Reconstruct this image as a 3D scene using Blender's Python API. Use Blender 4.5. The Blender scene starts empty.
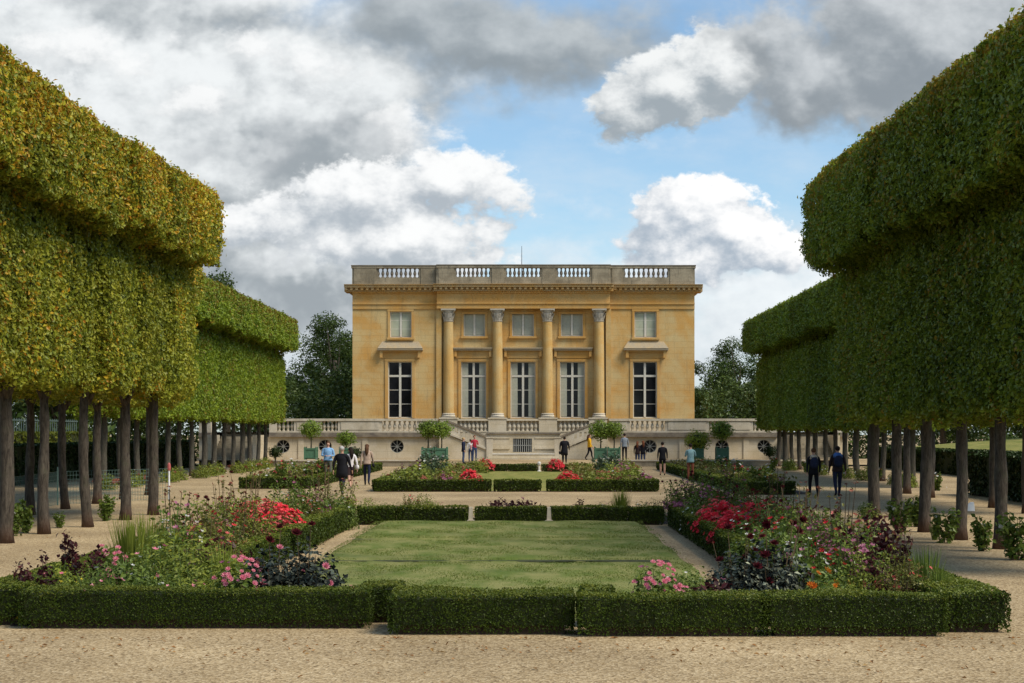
import bpy, math, random
import numpy as np
from mathutils import Vector, Matrix
random.seed(7)
RNG = np.random.default_rng(11)
sc = bpy.context.scene
COL = sc.collection
F, H, VX, HY = 1600.0, 2.2, 531.0, 432.0      # focal length in px, eye height, vanishing point
X0 = -0.55                                      # garden axis
def R(a): return math.radians(a)
def gx(px, d): return (px - VX) / F * d         # lateral position of an image column at depth d
def gz(py, d): return H + (HY - py) / F * d     # height of an image row at depth d

# ------------------------------------------------------------------ scene graph helpers
ORG = {}
def org(o):
    return ORG.get(o.name, Vector((0, 0, 0))) if o else Vector((0, 0, 0))
def tag(o, label=None, cat=None, group=None, kind=None):
    if label: o['label'] = label
    if cat: o['category'] = cat
    if group: o['group'] = group
    if kind: o['kind'] = kind
    return o
def empty(name, loc, label=None, cat=None, group=None, rz=0.0):
    o = bpy.data.objects.new(name, None); COL.objects.link(o)
    o.location = loc; o.rotation_euler = (0, 0, rz); o.empty_display_size = 0.2
    ORG[o.name] = Vector(loc)
    return tag(o, label, cat, group)
def link(name, me, parent=None, loc=(0, 0, 0), rz=0.0, scale=None):
    o = bpy.data.objects.new(name, me); COL.objects.link(o)
    o.parent = parent; o.location = loc; o.rotation_euler = (0, 0, rz)
    if scale is not None: o.scale = scale if hasattr(scale, '__len__') else (scale,) * 3
    return o
class MB:
    def __init__(s): s.v = []; s.f = []; s.m = []; s.n = 0
    def add(s, verts, faces, mi=0):
        verts = np.asarray(verts, dtype=float).reshape(-1, 3)
        s.v.append(verts)
        s.f += [tuple(int(i) + s.n for i in f) for f in faces]; s.m += [mi] * len(faces)
        s.n += len(verts); return s
    def addq(s, verts, mi=0):                   # a big array of separate quads (N,4,3)
        n = len(verts)
        if n == 0: return s
        idx = (np.arange(n * 4).reshape(n, 4) + s.n)
        s.v.append(verts.reshape(-1, 3)); s.f += idx.tolist(); s.m += [mi] * n
        s.n += n * 4; return s
    def box(s, x0, x1, y0, y1, z0, z1, mi=0):
        x0, x1 = sorted((x0, x1)); y0, y1 = sorted((y0, y1)); z0, z1 = sorted((z0, z1))
        v = [(x0,y0,z0),(x1,y0,z0),(x1,y1,z0),(x0,y1,z0),(x0,y0,z1),(x1,y0,z1),(x1,y1,z1),(x0,y1,z1)]
        return s.add(v, [(3,2,1,0),(4,5,6,7),(0,1,5,4),(1,2,6,5),(2,3,7,6),(3,0,4,7)], mi)
    def prism_xz(s, pts, y0, y1, mi=0):         # polygon in x,z extruded in y
        n = len(pts); a = [(x, y0, z) for x, z in pts] + [(x, y1, z) for x, z in pts]
        fs = [tuple(range(n)), tuple(range(2*n-1, n-1, -1))] + [(i, n+i, n+(i+1)%n, (i+1)%n) for i in range(n)]
        return s.add(a, fs, mi)
    def prism_yz(s, pts, x0, x1, mi=0):
        n = len(pts); a = [(x0, y, z) for y, z in pts] + [(x1, y, z) for y, z in pts]
        fs = [tuple(range(n)), tuple(range(2*n-1, n-1, -1))] + [(i, n+i, n+(i+1)%n, (i+1)%n) for i in range(n)]
        return s.add(a, fs, mi)
    def lathe(s, prof, cx, cy, z0=0, seg=12, mi=0, sx=1, sy=1):
        v = []; k = len(prof)
        for r, z in prof:
            for j in range(seg):
                a = 2*math.pi*j/seg; v.append((cx + sx*r*math.cos(a), cy + sy*r*math.sin(a), z0 + z))
        fs = [(i*seg+j, i*seg+(j+1)%seg, (i+1)*seg+(j+1)%seg, (i+1)*seg+j) for i in range(k-1) for j in range(seg)]
        fs.append(tuple(range(seg-1, -1, -1))); fs.append(tuple((k-1)*seg+j for j in range(seg)))
        return s.add(v, fs, mi)
    def tube(s, pts, rad, seg=8, mi=0):
        pts = [Vector(p) for p in pts]; v = []
        for i, p in enumerate(pts):
            t = (pts[min(i+1, len(pts)-1)] - pts[max(i-1, 0)]).normalized()
            a = t.cross(Vector((0, 1, 0)) if abs(t.y) < .9 else Vector((1, 0, 0))).normalized(); b = t.cross(a)
            r = rad[i] if hasattr(rad, '__len__') else rad
            for j in range(seg):
                q = 2*math.pi*j/seg; v.append(p + (a*math.cos(q) + b*math.sin(q)) * r)
        k = len(pts)
        fs = [(i*seg+j, i*seg+(j+1)%seg, (i+1)*seg+(j+1)%seg, (i+1)*seg+j) for i in range(k-1) for j in range(seg)]
        fs += [tuple(range(seg-1, -1, -1)), tuple((k-1)*seg+j for j in range(seg))]
        return s.add([tuple(x) for x in v], fs, mi)
    def sphere(s, c, r, seg=10, rings=7, mi=0):
        rx, ry, rz = r if hasattr(r, '__len__') else (r, r, r)
        prof = [(max(1e-4, math.sin(math.pi*i/rings)), -math.cos(math.pi*i/rings)) for i in range(rings+1)]
        v = [(c[0]+rx*p*math.cos(2*math.pi*j/seg), c[1]+ry*p*math.sin(2*math.pi*j/seg), c[2]+rz*z) for p, z in prof for j in range(seg)]
        fs = [(i*seg+j, i*seg+(j+1)%seg, (i+1)*seg+(j+1)%seg, (i+1)*seg+j) for i in range(rings) for j in range(seg)]
        return s.add(v, fs, mi)
    def mesh(s, name, mats, off=None, smooth=False):
        v = np.concatenate(s.v) if s.v else np.zeros((0, 3))
        if off is not None: v = v - np.array(off)[None, :]
        me = bpy.data.meshes.new(name); me.from_pydata(v.tolist(), [], s.f)
        for m in (mats if isinstance(mats, (list, tuple)) else [mats]): me.materials.append(m)
        me.polygons.foreach_set('material_index', s.m)
        if smooth: me.polygons.foreach_set('use_smooth', [True]*len(s.f))
        me.update(); return me
    def build(s, name, mats, parent=None, smooth=False, org_at=None):
        if parent is not None:
            o = link(name, s.mesh(name, mats, org(parent), smooth), parent); ORG[o.name] = org(parent)
        else:
            c = Vector(org_at) if org_at else Vector((0, 0, 0))
            o = link(name, s.mesh(name, mats, c, smooth), None, c); ORG[o.name] = c
        return o
def place(name, me, parent, wloc, rz=0.0, scale=None):   # copy sharing a mesh, at a world place under an unrotated parent
    o = link(name, me, parent, Vector(wloc) - org(parent), rz, scale); ORG[o.name] = Vector(wloc); return o

ORD = ['nearest','second','third','fourth','fifth','sixth','seventh','eighth','ninth','tenth','eleventh','twelfth','thirteenth','fourteenth','fifteenth','sixteenth','seventeenth','eighteenth','nineteenth','twentieth'] + ['%dth' % i for i in range(21, 60)]

# ------------------------------------------------------------------ materials
def newmat(name):
    m = bpy.data.materials.new(name); m.use_nodes = True
    nt = m.node_tree; nt.nodes.clear(); return m, nt
def nd(nt, t, **kw):
    n = nt.nodes.new(t)
    for k, v in kw.items():
        if k.startswith('i_'): n.inputs[k[2:].replace('_', ' ')].default_value = v
        elif isinstance(k, str): setattr(n, k, v)
    return n
def c4(c): return (c[0], c[1], c[2], 1.0)
def ramp(nt, stops, interp='LINEAR'):
    n = nt.nodes.new('ShaderNodeValToRGB'); cr = n.color_ramp; cr.interpolation = interp
    while len(cr.elements) < len(stops): cr.elements.new(0.5)
    for e, (p, c) in zip(cr.elements, stops): e.position = p; e.color = c4(c)
    return n
def mixc(nt, a, b, fac, bt='MIX'):
    n = nt.nodes.new('ShaderNodeMix'); n.data_type = 'RGBA'; n.blend_type = bt
    for sock, val in ((n.inputs[6], a), (n.inputs[7], b), (n.inputs[0], fac)):
        if hasattr(val, 'is_output') or isinstance(val, bpy.types.NodeSocket): nt.links.new(val, sock)
        elif isinstance(val, (tuple, list)): sock.default_value = c4(val)
        else: sock.default_value = val
    return n.outputs[2]
def noise(nt, vec, scale, detail=4, rough=.55, dist=0.0):
    n = nd(nt, 'ShaderNodeTexNoise'); n.inputs['Scale'].default_value = scale; n.inputs['Detail'].default_value = detail
    n.inputs['Roughness'].default_value = rough; n.inputs['Distortion'].default_value = dist
    if vec is not None: nt.links.new(vec, n.inputs['Vector'])
    return n.outputs['Fac']
def maprange(nt, v, a, b, c=0.0, d=1.0):
    n = nd(nt, 'ShaderNodeMapRange'); n.interpolation_type = 'SMOOTHSTEP'
    nt.links.new(v, n.inputs['Value'])
    for k, x in zip(('From Min', 'From Max', 'To Min', 'To Max'), (a, b, c, d)): n.inputs[k].default_value = x
    return n.outputs['Result']
def mth(nt, op, a, b=None, clamp=False):
    n = nd(nt, 'ShaderNodeMath', operation=op); n.use_clamp = clamp
    for i, x in enumerate((a, b)):
        if x is None: continue
        if isinstance(x, (int, float)): n.inputs[i].default_value = x
        else: nt.links.new(x, n.inputs[i])
    return n.outputs[0]
def finish(nt, col, rough=.8, spec=.3, bump=None, bstr=.3, bdist=.02, metallic=0.0):
    p = nd(nt, 'ShaderNodeBsdfPrincipled'); o = nd(nt, 'ShaderNodeOutputMaterial')
    if isinstance(col, (tuple, list)): p.inputs['Base Color'].default_value = c4(col)
    else: nt.links.new(col, p.inputs['Base Color'])
    p.inputs['Roughness'].default_value = rough; p.inputs['Specular IOR Level'].default_value = spec; p.inputs['Metallic'].default_value = metallic
    if bump is not None:
        b = nd(nt, 'ShaderNodeBump'); b.inputs['Strength'].default_value = bstr; b.inputs['Distance'].default_value = bdist
        nt.links.new(bump, b.inputs['Height']); nt.links.new(b.outputs[0], p.inputs['Normal'])
    nt.links.new(p.outputs[0], o.inputs[0])
def simple(name, c, rough=.7, var=.25, scale=8, spec=.3, metallic=0.0):
    m, nt = newmat(name); tc = nd(nt, 'ShaderNodeTexCoord')
    f = noise(nt, tc.outputs['Object'], scale, 5, .6)
    r = ramp(nt, [(.3, tuple(x*(1-var) for x in c)), (.7, tuple(min(1, x*(1+var)) for x in c))]); nt.links.new(f, r.inputs[0])
    finish(nt, r.outputs[0], rough, spec, f, .15, .01, metallic); return m
def leafmat(name, stops, trans=.3, autumn=None, zr=(6.9, 8.6), objvar=.25, gloss=.12, patch=.5):
    """stops: colours picked per leaf; autumn: colours of the turned leaves towards the top edge"""
    m, nt = newmat(name); L = nt.links
    g = nd(nt, 'ShaderNodeNewGeometry'); tc = nd(nt, 'ShaderNodeTexCoord'); oi = nd(nt, 'ShaderNodeObjectInfo')
    add = nd(nt, 'ShaderNodeVectorMath', operation='ADD'); L.new(tc.outputs['Object'], add.inputs[0])
    sv = nd(nt, 'ShaderNodeVectorMath', operation='SCALE'); L.new(oi.outputs['Location'], sv.inputs[0]); sv.inputs['Scale'].default_value = 1.0
    L.new(sv.outputs[0], add.inputs[1]); P = add.outputs[0]
    nf = noise(nt, P, 1.9, 4, .65)
    rnd = g.outputs['Random Per Island']
    k = mth(nt, 'ADD', mth(nt, 'MULTIPLY', rnd, 1 - patch), mth(nt, 'MULTIPLY', maprange(nt, nf, .3, .7), patch))
    n = len(stops); r = ramp(nt, [(i/(n-1) if n > 1 else 0, c) for i, c in enumerate(stops)]); L.new(k, r.inputs[0])
    col = r.outputs[0]
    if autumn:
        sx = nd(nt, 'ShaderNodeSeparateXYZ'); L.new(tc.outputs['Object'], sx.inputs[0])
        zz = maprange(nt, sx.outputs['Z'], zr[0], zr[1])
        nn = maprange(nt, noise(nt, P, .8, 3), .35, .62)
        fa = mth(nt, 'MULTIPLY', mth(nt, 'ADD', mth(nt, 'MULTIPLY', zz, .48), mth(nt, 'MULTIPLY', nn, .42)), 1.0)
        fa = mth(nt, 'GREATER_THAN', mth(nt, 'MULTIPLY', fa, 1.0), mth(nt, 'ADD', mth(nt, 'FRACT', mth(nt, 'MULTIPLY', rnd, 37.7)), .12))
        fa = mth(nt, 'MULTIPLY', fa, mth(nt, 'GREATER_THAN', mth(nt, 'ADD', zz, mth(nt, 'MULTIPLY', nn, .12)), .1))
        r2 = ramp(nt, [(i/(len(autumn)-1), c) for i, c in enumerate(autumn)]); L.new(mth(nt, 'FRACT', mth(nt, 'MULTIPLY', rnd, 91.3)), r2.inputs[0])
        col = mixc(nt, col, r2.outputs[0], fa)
    br = mth(nt, 'ADD', mth(nt, 'MULTIPLY', oi.outputs['Random'], objvar), 1 - objvar*.5)
    mc = nd(nt, 'ShaderNodeVectorMath', operation='SCALE'); L.new(col, mc.inputs[0]); L.new(br, mc.inputs['Scale'])
    col = mc.outputs[0]
    d = nd(nt, 'ShaderNodeBsdfDiffuse'); t = nd(nt, 'ShaderNodeBsdfTranslucent'); gl = nd(nt, 'ShaderNodeBsdfGlossy')
    L.new(col, d.inputs[0]); L.new(col, t.inputs[0]); gl.inputs['Roughness'].default_value = .45; gl.inputs[0].default_value = (.55, .58, .4, 1)
    mx = nd(nt, 'ShaderNodeMixShader'); mx.inputs[0].default_value = trans; L.new(d.outputs[0], mx.inputs[1]); L.new(t.outputs[0], mx.inputs[2])
    fr = nd(nt, 'ShaderNodeFresnel'); fr.inputs[0].default_value = 1.4
    m2 = nd(nt, 'ShaderNodeMixShader'); L.new(mth(nt, 'MULTIPLY', fr.outputs[0], gloss), m2.inputs[0]); L.new(mx.outputs[0], m2.inputs[1]); L.new(gl.outputs[0], m2.inputs[2])
    o = nd(nt, 'ShaderNodeOutputMaterial'); L.new(m2.outputs[0], o.inputs[0]); return m

def gravel_mat():
    m, nt = newmat('gravel'); L = nt.links; tc = nd(nt, 'ShaderNodeTexCoord'); P = tc.outputs['Object']
    v = nd(nt, 'ShaderNodeTexVoronoi'); v.inputs['Scale'].default_value = 42; L.new(P, v.inputs['Vector'])
    sep = nd(nt, 'ShaderNodeSeparateColor'); L.new(v.outputs['Color'], sep.inputs[0])
    r = ramp(nt, [(0, (.20,.15,.09)), (.35, (.40,.32,.205)), (.7, (.52,.43,.29)), (1, (.66,.58,.44))]); L.new(sep.outputs[0], r.inputs[0])
    f1 = noise(nt, P, .35, 5, .6); f2 = noise(nt, P, 3.0, 5, .65)
    r1 = ramp(nt, [(.36, (.70,.67,.63)), (.64, (1.02,1.0,.97))]); L.new(f1, r1.inputs[0])
    c = mixc(nt, r.outputs[0], r1.outputs[0], 1.0, 'MULTIPLY')
    c = mixc(nt, c, (.33,.24,.13), maprange(nt, f2, .5, .8, 0, .55))
    finish(nt, mixc(nt, c, (.96, .87, .71), 1.0, 'MULTIPLY'), .9, .2, v.outputs['Distance'], .5, .012); return m
def lawn_mat(name='lawn', a=(.090,.130,.022), b=(.15,.195,.036), dry=(.26,.25,.085)):
    m, nt = newmat(name); L = nt.links; tc = nd(nt, 'ShaderNodeTexCoord'); P = tc.outputs['Object']
    mp = nd(nt, 'ShaderNodeMapping'); mp.inputs['Scale'].default_value = (1, .45, 1); L.new(P, mp.inputs[0])
    f = noise(nt, mp.outputs[0], 1.6, 6, .7); g = noise(nt, P, 55, 4, .7); w = noise(nt, P, .5, 3)
    r = ramp(nt, [(.3, a), (.7, b)]); L.new(g, r.inputs[0])
    c = mixc(nt, r.outputs[0], dry, maprange(nt, f, .34, .62, 0, .95))
    c = mixc(nt, c, (.05,.09,.02), maprange(nt, w, .5, .7, 0, .4))
    finish(nt, c, .9, .15, g, .7, .03); return m
def stone_mat(name, c1, c2, stain=(.10,.09,.07), stains=.5, joints=True, topdirt=None, bw=1.3, bh=.42, jw=.012, sv=1.0):
    m, nt = newmat(name); L = nt.links; tc = nd(nt, 'ShaderNodeTexCoord'); P = tc.outputs['Object']
    s = nd(nt, 'ShaderNodeSeparateXYZ'); L.new(P, s.inputs[0]); cb = nd(nt, 'ShaderNodeCombineXYZ')
    L.new(mth(nt, 'ADD', s.outputs[0], s.outputs[1]), cb.inputs[0]); L.new(s.outputs[2], cb.inputs[1])
    br = nd(nt, 'ShaderNodeTexBrick'); br.inputs['Scale'].default_value = 1; br.inputs['Brick Width'].default_value = bw; br.inputs['Row Height'].default_value = bh
    br.inputs['Mortar Size'].default_value = jw; br.inputs['Mortar Smooth'].default_value = .4; br.inputs['Bias'].default_value = 0
    br.inputs['Color1'].default_value = (0,0,0,1); br.inputs['Color2'].default_value = (1,1,1,1); br.inputs['Mortar'].default_value = (.5,.5,.5,1); L.new(cb.outputs[0], br.inputs[0])
    n1 = noise(nt, P, .45*sv, 6, .65, .4); 
    mp = nd(nt, 'ShaderNodeMapping'); mp.inputs['Scale'].default_value = (1.6, 1.6, .25); L.new(P, mp.inputs[0])
    n2 = noise(nt, mp.outputs[0], 1.3*sv, 6, .7, .3); n3 = noise(nt, P, 14, 4, .6)
    sp = nd(nt, 'ShaderNodeSeparateColor'); L.new(br.outputs['Color'], sp.inputs[0])
    k = mth(nt, 'ADD', mth(nt, 'MULTIPLY', maprange(nt, n1, .36, .64), .72), mth(nt, 'MULTIPLY', sp.outputs[0], .25 if joints else 0))
    c = mixc(nt, c1, c2, k)
    c = mixc(nt, c, stain, maprange(nt, n2, .52, .82, 0, stains))
    if joints: c = mixc(nt, c, tuple(x*.45 for x in c1), mth(nt, 'MULTIPLY', br.outputs['Fac'], .35))
    r3 = ramp(nt, [(.3, (.86,.86,.86)), (.7, (1.06,1.06,1.06))]); L.new(n3, r3.inputs[0]); c = mixc(nt, c, r3.outputs[0], 1.0, 'MULTIPLY')
    finish(nt, c, .85, .2, n3, .25, .01); return m
def bark_mat(name='bark', a=(.020,.015,.011), b=(.135,.11,.082)):
    m, nt = newmat(name); L = nt.links; tc = nd(nt, 'ShaderNodeTexCoord'); P = tc.outputs['Object']; oi = nd(nt, 'ShaderNodeObjectInfo')
    mp = nd(nt, 'ShaderNodeMapping'); mp.inputs['Scale'].default_value = (9, 9, 2.0); L.new(P, mp.inputs[0])
    f = noise(nt, mp.outputs[0], 2.2, 7, .75, .6); g = noise(nt, P, 2.5, 4)
    r = ramp(nt, [(.32, a), (.68, b)]); L.new(f, r.inputs[0])
    c = mixc(nt, r.outputs[0], (.07,.085,.04), maprange(nt, g, .52, .75, 0, .6))
    s = nd(nt, 'ShaderNodeSeparateXYZ'); L.new(P, s.inputs[0])
    c = mixc(nt, c, (.12,.055,.03), maprange(nt, s.outputs[2], .5, .0, 0, .55))
    finish(nt, c, .9, .2, f, 1.0, .03); return m
def glass_mat(name, c, rough=.08):
    m, nt = newmat(name); tc = nd(nt, 'ShaderNodeTexCoord'); f = noise(nt, tc.outputs['Object'], 1.3, 4)
    r = ramp(nt, [(.35, tuple(x*.5 for x in c)), (.7, tuple(x*1.5 for x in c))]); nt.links.new(f, r.inputs[0])
    finish(nt, r.outputs[0], rough, .2); return m

M = {}
M['gravel'] = gravel_mat(); M['lawn'] = lawn_mat()
M['lawn2'] = lawn_mat('bank_grass', (.10,.12,.02), (.20,.22,.04), (.28,.25,.07))
M['soil'] = simple('soil', (.055,.035,.022), .95, .4, 9)
M['ochre'] = stone_mat('ochre_stone', (.58,.31,.080), (.60,.45,.21), (.19,.145,.09), .6)
M['ochre_plain'] = stone_mat('ochre_dressed_stone', (.56,.29,.07), (.56,.38,.16), (.15,.12,.08), .45, False)
M['cornice'] = stone_mat('weathered_cornice_stone', (.48,.28,.09), (.40,.30,.17), (.05,.045,.035), .75, False, sv=2)
M['grey_stone'] = stone_mat('grey_weathered_stone', (.20,.165,.11), (.38,.32,.22), (.035,.033,.028), .85, True, bw=1.1, bh=.5, sv=2.2)
M['pale_stone'] = stone_mat('pale_terrace_stone', (.52,.43,.28), (.64,.56,.42), (.20,.16,.11), .35, True, bw=1.4, bh=.45, sv=1.5)
M['pale_plain'] = stone_mat('pale_trim_stone', (.50,.43,.31), (.64,.57,.45), (.12,.10,.07), .5, False, sv=2)
M['white_stone'] = stone_mat('bleached_baluster_stone', (.60,.57,.50), (.74,.71,.64), (.3,.28,.24), .3, False, sv=3)
M['column'] = stone_mat('column_stone', (.56,.33,.10), (.56,.42,.20), (.24,.18,.10), .5, False, sv=2)
M['capital'] = stone_mat('capital_stone', (.42,.37,.29), (.52,.47,.38), (.10,.08,.06), .7, False, sv=5)
M['ledge'] = stone_mat('dark_weathered_ledge', (.16,.13,.10), (.30,.25,.18), (.04,.04,.03), .7, False, sv=3)
M['hood'] = stone_mat('weathered_hood_stone', (.42,.31,.17), (.34,.29,.21), (.08,.07,.055), .8, False, sv=4)
M['wood_white'] = simple('cream_window_paint', (.60,.56,.46), .5, .1)
M['shutter'] = simple('grey_shutter_paint', (.38,.38,.29), .6, .1)
M['blind'] = simple('pale_green_blind', (.40,.42,.30), .8, .12, 2)
M['glass_dark'] = glass_mat('dark_window_glass', (.010,.010,.012))
M['glass_pale'] = glass_mat('pale_window_glass', (.10,.11,.08), .12)
M['iron'] = simple('dark_iron', (.03,.03,.035), .5, .2, metallic=.4)
M['iron_pale'] = simple('pale_grille_iron', (.30,.30,.27), .5, .2)
M['lead'] = simple('roof_lead', (.18,.19,.20), .6, .2, 2)
M['bark'] = bark_mat(); M['bark2'] = bark_mat('bark_pale', (.035,.03,.022), (.13,.115,.085))
M['boxgreen'] = simple('planter_green_paint', (.075,.17,.10), .5, .15)
M['whitepaint'] = simple('white_paint', (.75,.75,.72), .5, .06)
M['redpaint'] = simple('red_paint', (.42,.10,.09), .5, .1)
M['netting'] = simple('green_wire_netting', (.10,.16,.13), .5, .2)
M['railing'] = simple('grey_green_railing_paint', (.10,.14,.125), .6, .2)
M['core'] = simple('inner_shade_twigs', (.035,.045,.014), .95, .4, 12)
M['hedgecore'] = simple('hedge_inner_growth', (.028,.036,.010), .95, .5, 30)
M['turf_step_shadow'] = simple('turf_shadow_dark', (.045,.050,.016), .95, .5, 9)  # dark colour for the painted shadow lines of the lawn steps
M['twigs'] = simple('bare_hedge_twigs', (.055,.035,.022), .95, .6, 25)
M['stem'] = simple('green_stems', (.09,.13,.03), .8, .3)
M['stemb'] = simple('brown_stems', (.11,.07,.035), .8, .3)
g1, g2 = (.030,.056,.009), (.070,.108,.014)
_ = (.026,.050,.009), (.055,.092,.016), (.100,.140,.024), (.17,.195,.035)
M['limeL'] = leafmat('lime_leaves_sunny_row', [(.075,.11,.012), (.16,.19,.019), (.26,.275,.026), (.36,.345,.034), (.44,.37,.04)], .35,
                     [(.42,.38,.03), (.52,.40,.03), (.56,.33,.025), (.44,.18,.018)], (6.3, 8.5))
M['limeR'] = leafmat('lime_leaves_shady_row_lightened', [(.065,.105,.013), (.14,.195,.020), (.23,.285,.030), (.34,.38,.042)], .4,
                     [(.20,.22,.03), (.32,.26,.03), (.34,.19,.025)], (7.4, 8.7))  # leaf colours lightened and yellowed in place of fill light on the shaded wall
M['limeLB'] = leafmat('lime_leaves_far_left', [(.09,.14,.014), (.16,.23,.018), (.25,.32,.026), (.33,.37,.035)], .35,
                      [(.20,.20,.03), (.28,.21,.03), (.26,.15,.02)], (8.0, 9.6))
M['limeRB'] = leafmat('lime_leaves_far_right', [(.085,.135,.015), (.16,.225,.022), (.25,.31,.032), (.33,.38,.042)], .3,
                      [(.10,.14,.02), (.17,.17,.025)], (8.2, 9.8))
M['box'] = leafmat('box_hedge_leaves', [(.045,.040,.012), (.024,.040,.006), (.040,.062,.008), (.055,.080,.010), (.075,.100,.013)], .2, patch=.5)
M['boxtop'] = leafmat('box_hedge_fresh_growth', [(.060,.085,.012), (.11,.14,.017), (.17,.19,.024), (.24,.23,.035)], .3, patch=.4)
M['yew'] = leafmat('dark_clipped_hedge_leaves', [(.010,.022,.006), (.020,.038,.009), (.035,.058,.012)], .15)
M['wood_leaf'] = leafmat('woodland_leaves', [(.020,.038,.011), (.046,.074,.016), (.085,.12,.024)], .25, objvar=.5)
M['wood_leaf2'] = leafmat('light_woodland_leaves', [(.04,.065,.014), (.07,.105,.02), (.11,.14,.03)], .3, objvar=.3)
M['orange_leaf'] = leafmat('orange_tree_leaves', [(.09,.15,.02), (.18,.26,.035), (.29,.36,.055)], .3)
M['orange_leafy'] = leafmat('yellowish_tree_leaves', [(.12,.16,.02), (.25,.30,.03), (.38,.40,.05)], .3)
def lm(n, *st, **k): M[n] = leafmat(n, list(st), k.get('t', .3), patch=k.get('p', .3), gloss=k.get('g', .12))
lm('lf_green', (.055,.085,.017), (.12,.17,.028), (.21,.26,.05))
lm('lf_bright', (.11,.14,.02), (.21,.25,.035), (.34,.34,.06))
lm('lf_grey', (.05,.075,.045), (.10,.14,.08), (.17,.21,.13))
lm('lf_dark', (.006,.008,.008), (.014,.018,.017), (.036,.042,.040), g=.3)
lm('lf_burg', (.030,.008,.012), (.065,.018,.022), (.13,.035,.035))
lm('lf_olive', (.08,.08,.02), (.16,.15,.035), (.26,.21,.06))
lm('lf_rust', (.10,.05,.025), (.18,.09,.04), (.22,.15,.06))
lm('fl_red', (.40,.012,.02), (.70,.03,.05), (.82,.10,.12), t=.3, p=.1)
lm('fl_coral', (.45,.03,.04), (.75,.11,.11), (.82,.28,.24), t=.3, p=.1)
lm('fl_pink', (.60,.12,.20), (.75,.24,.30), (.80,.42,.45), t=.35)
lm('fl_mauve', (.22,.06,.12), (.36,.12,.19), (.50,.24,.28), t=.3)
lm('fl_dark', (.02,.004,.006), (.06,.008,.012), (.12,.012,.02), t=.2)
lm('fl_white', (.55,.52,.45), (.75,.72,.66), (.8,.8,.76), t=.35)
lm('fl_yellow', (.50,.42,.03), (.65,.52,.05), (.7,.62,.12), t=.35)
lm('fl_orange', (.60,.12,.02), (.70,.22,.03), (.7,.35,.05), t=.35)
lm('fl_rust', (.20,.06,.04), (.34,.11,.07), (.42,.2,.13), t=.3)
lm('fallen', (.22,.09,.03), (.34,.16,.05), (.28,.2,.08), t=.1)

# ------------------------------------------------------------------ leaves
def unit(a): return a / np.maximum(1e-9, np.linalg.norm(a, axis=-1, keepdims=True))
def leaves(P, Nn, size, tilt=.8, aspect=.62, fold=.12, up=0.0):
    """quads: P (n,3) centres, Nn (n,3) preferred normals"""
    n = len(P)
    if n == 0: return np.zeros((0, 4, 3))
    nn = unit(Nn + RNG.normal(0, tilt, (n, 3)) + np.array([0, 0, up]))
    t = unit(np.cross(nn, RNG.normal(0, 1, (n, 3)))); b = np.cross(nn, t)
    s = (size * RNG.uniform(.65, 1.3, n))[:, None]
    q = np.stack([P - t*s*.5, P + b*s*.5*aspect + nn*s*fold, P + t*s*.55, P - b*s*.5*aspect + nn*s*fold], 1)
    return q
def rect_pts(n, o, u, v, nrm, depth=.15, out=.05):
    a, b = RNG.random((n, 1)), RNG.random((n, 1))
    o, u, v, nrm = map(lambda x: np.array(x, float)[None, :], (o, u, v, nrm))
    off = np.where(RNG.random((n, 1)) < .12, RNG.uniform(0, out, (n, 1)), -RNG.exponential(depth*.5, (n, 1)).clip(0, depth*1.6))
    return o + u*a + v*b + nrm*off, np.repeat(nrm, n, 0)
def wob(p, amp, sc, seed):
    """cheap smooth noise per point"""
    s = np.zeros(len(p))
    r = np.random.default_rng(seed)
    for k in range(5):
        w = r.normal(0, sc*(1+.6*k), 3); s += np.sin(p @ w + r.uniform(0, 6.28)) * amp / (1 + .7*k)
    return s

# ------------------------------------------------------------------ camera and render settings
cd = bpy.data.cameras.new('camera'); cam = bpy.data.objects.new('camera', cd); COL.objects.link(cam)
cam.location = (0, 0, H); cam.rotation_euler = (R(90), 0, 0)
cd.sensor_width = 36; cd.lens = F/1024*36; cd.shift_x = -(VX-512)/1024; cd.shift_y = (HY-341.5)/1024
cd.clip_end = 4000; cd.clip_start = .1
sc.camera = cam
sc.view_settings.view_transform = 'Standard'; sc.view_settings.look = 'None'; sc.view_settings.gamma = 1; sc.view_settings.exposure = 0.75
sc.render.engine = 'CYCLES'
cy = sc.cycles; cy.max_bounces = 5; cy.diffuse_bounces = 3; cy.transmission_bounces = 2; cy.transparent_max_bounces = 4; cy.glossy_bounces = 2
cy.use_denoising = True
try: cy.denoiser = 'OPENIMAGEDENOISE'
except Exception: pass
cy.sample_clamp_indirect = 4
SUN_EL, SUN_AZ = 50, 122     # azimuth from +y clockwise: the sun stands to the right, behind the camera

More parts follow.
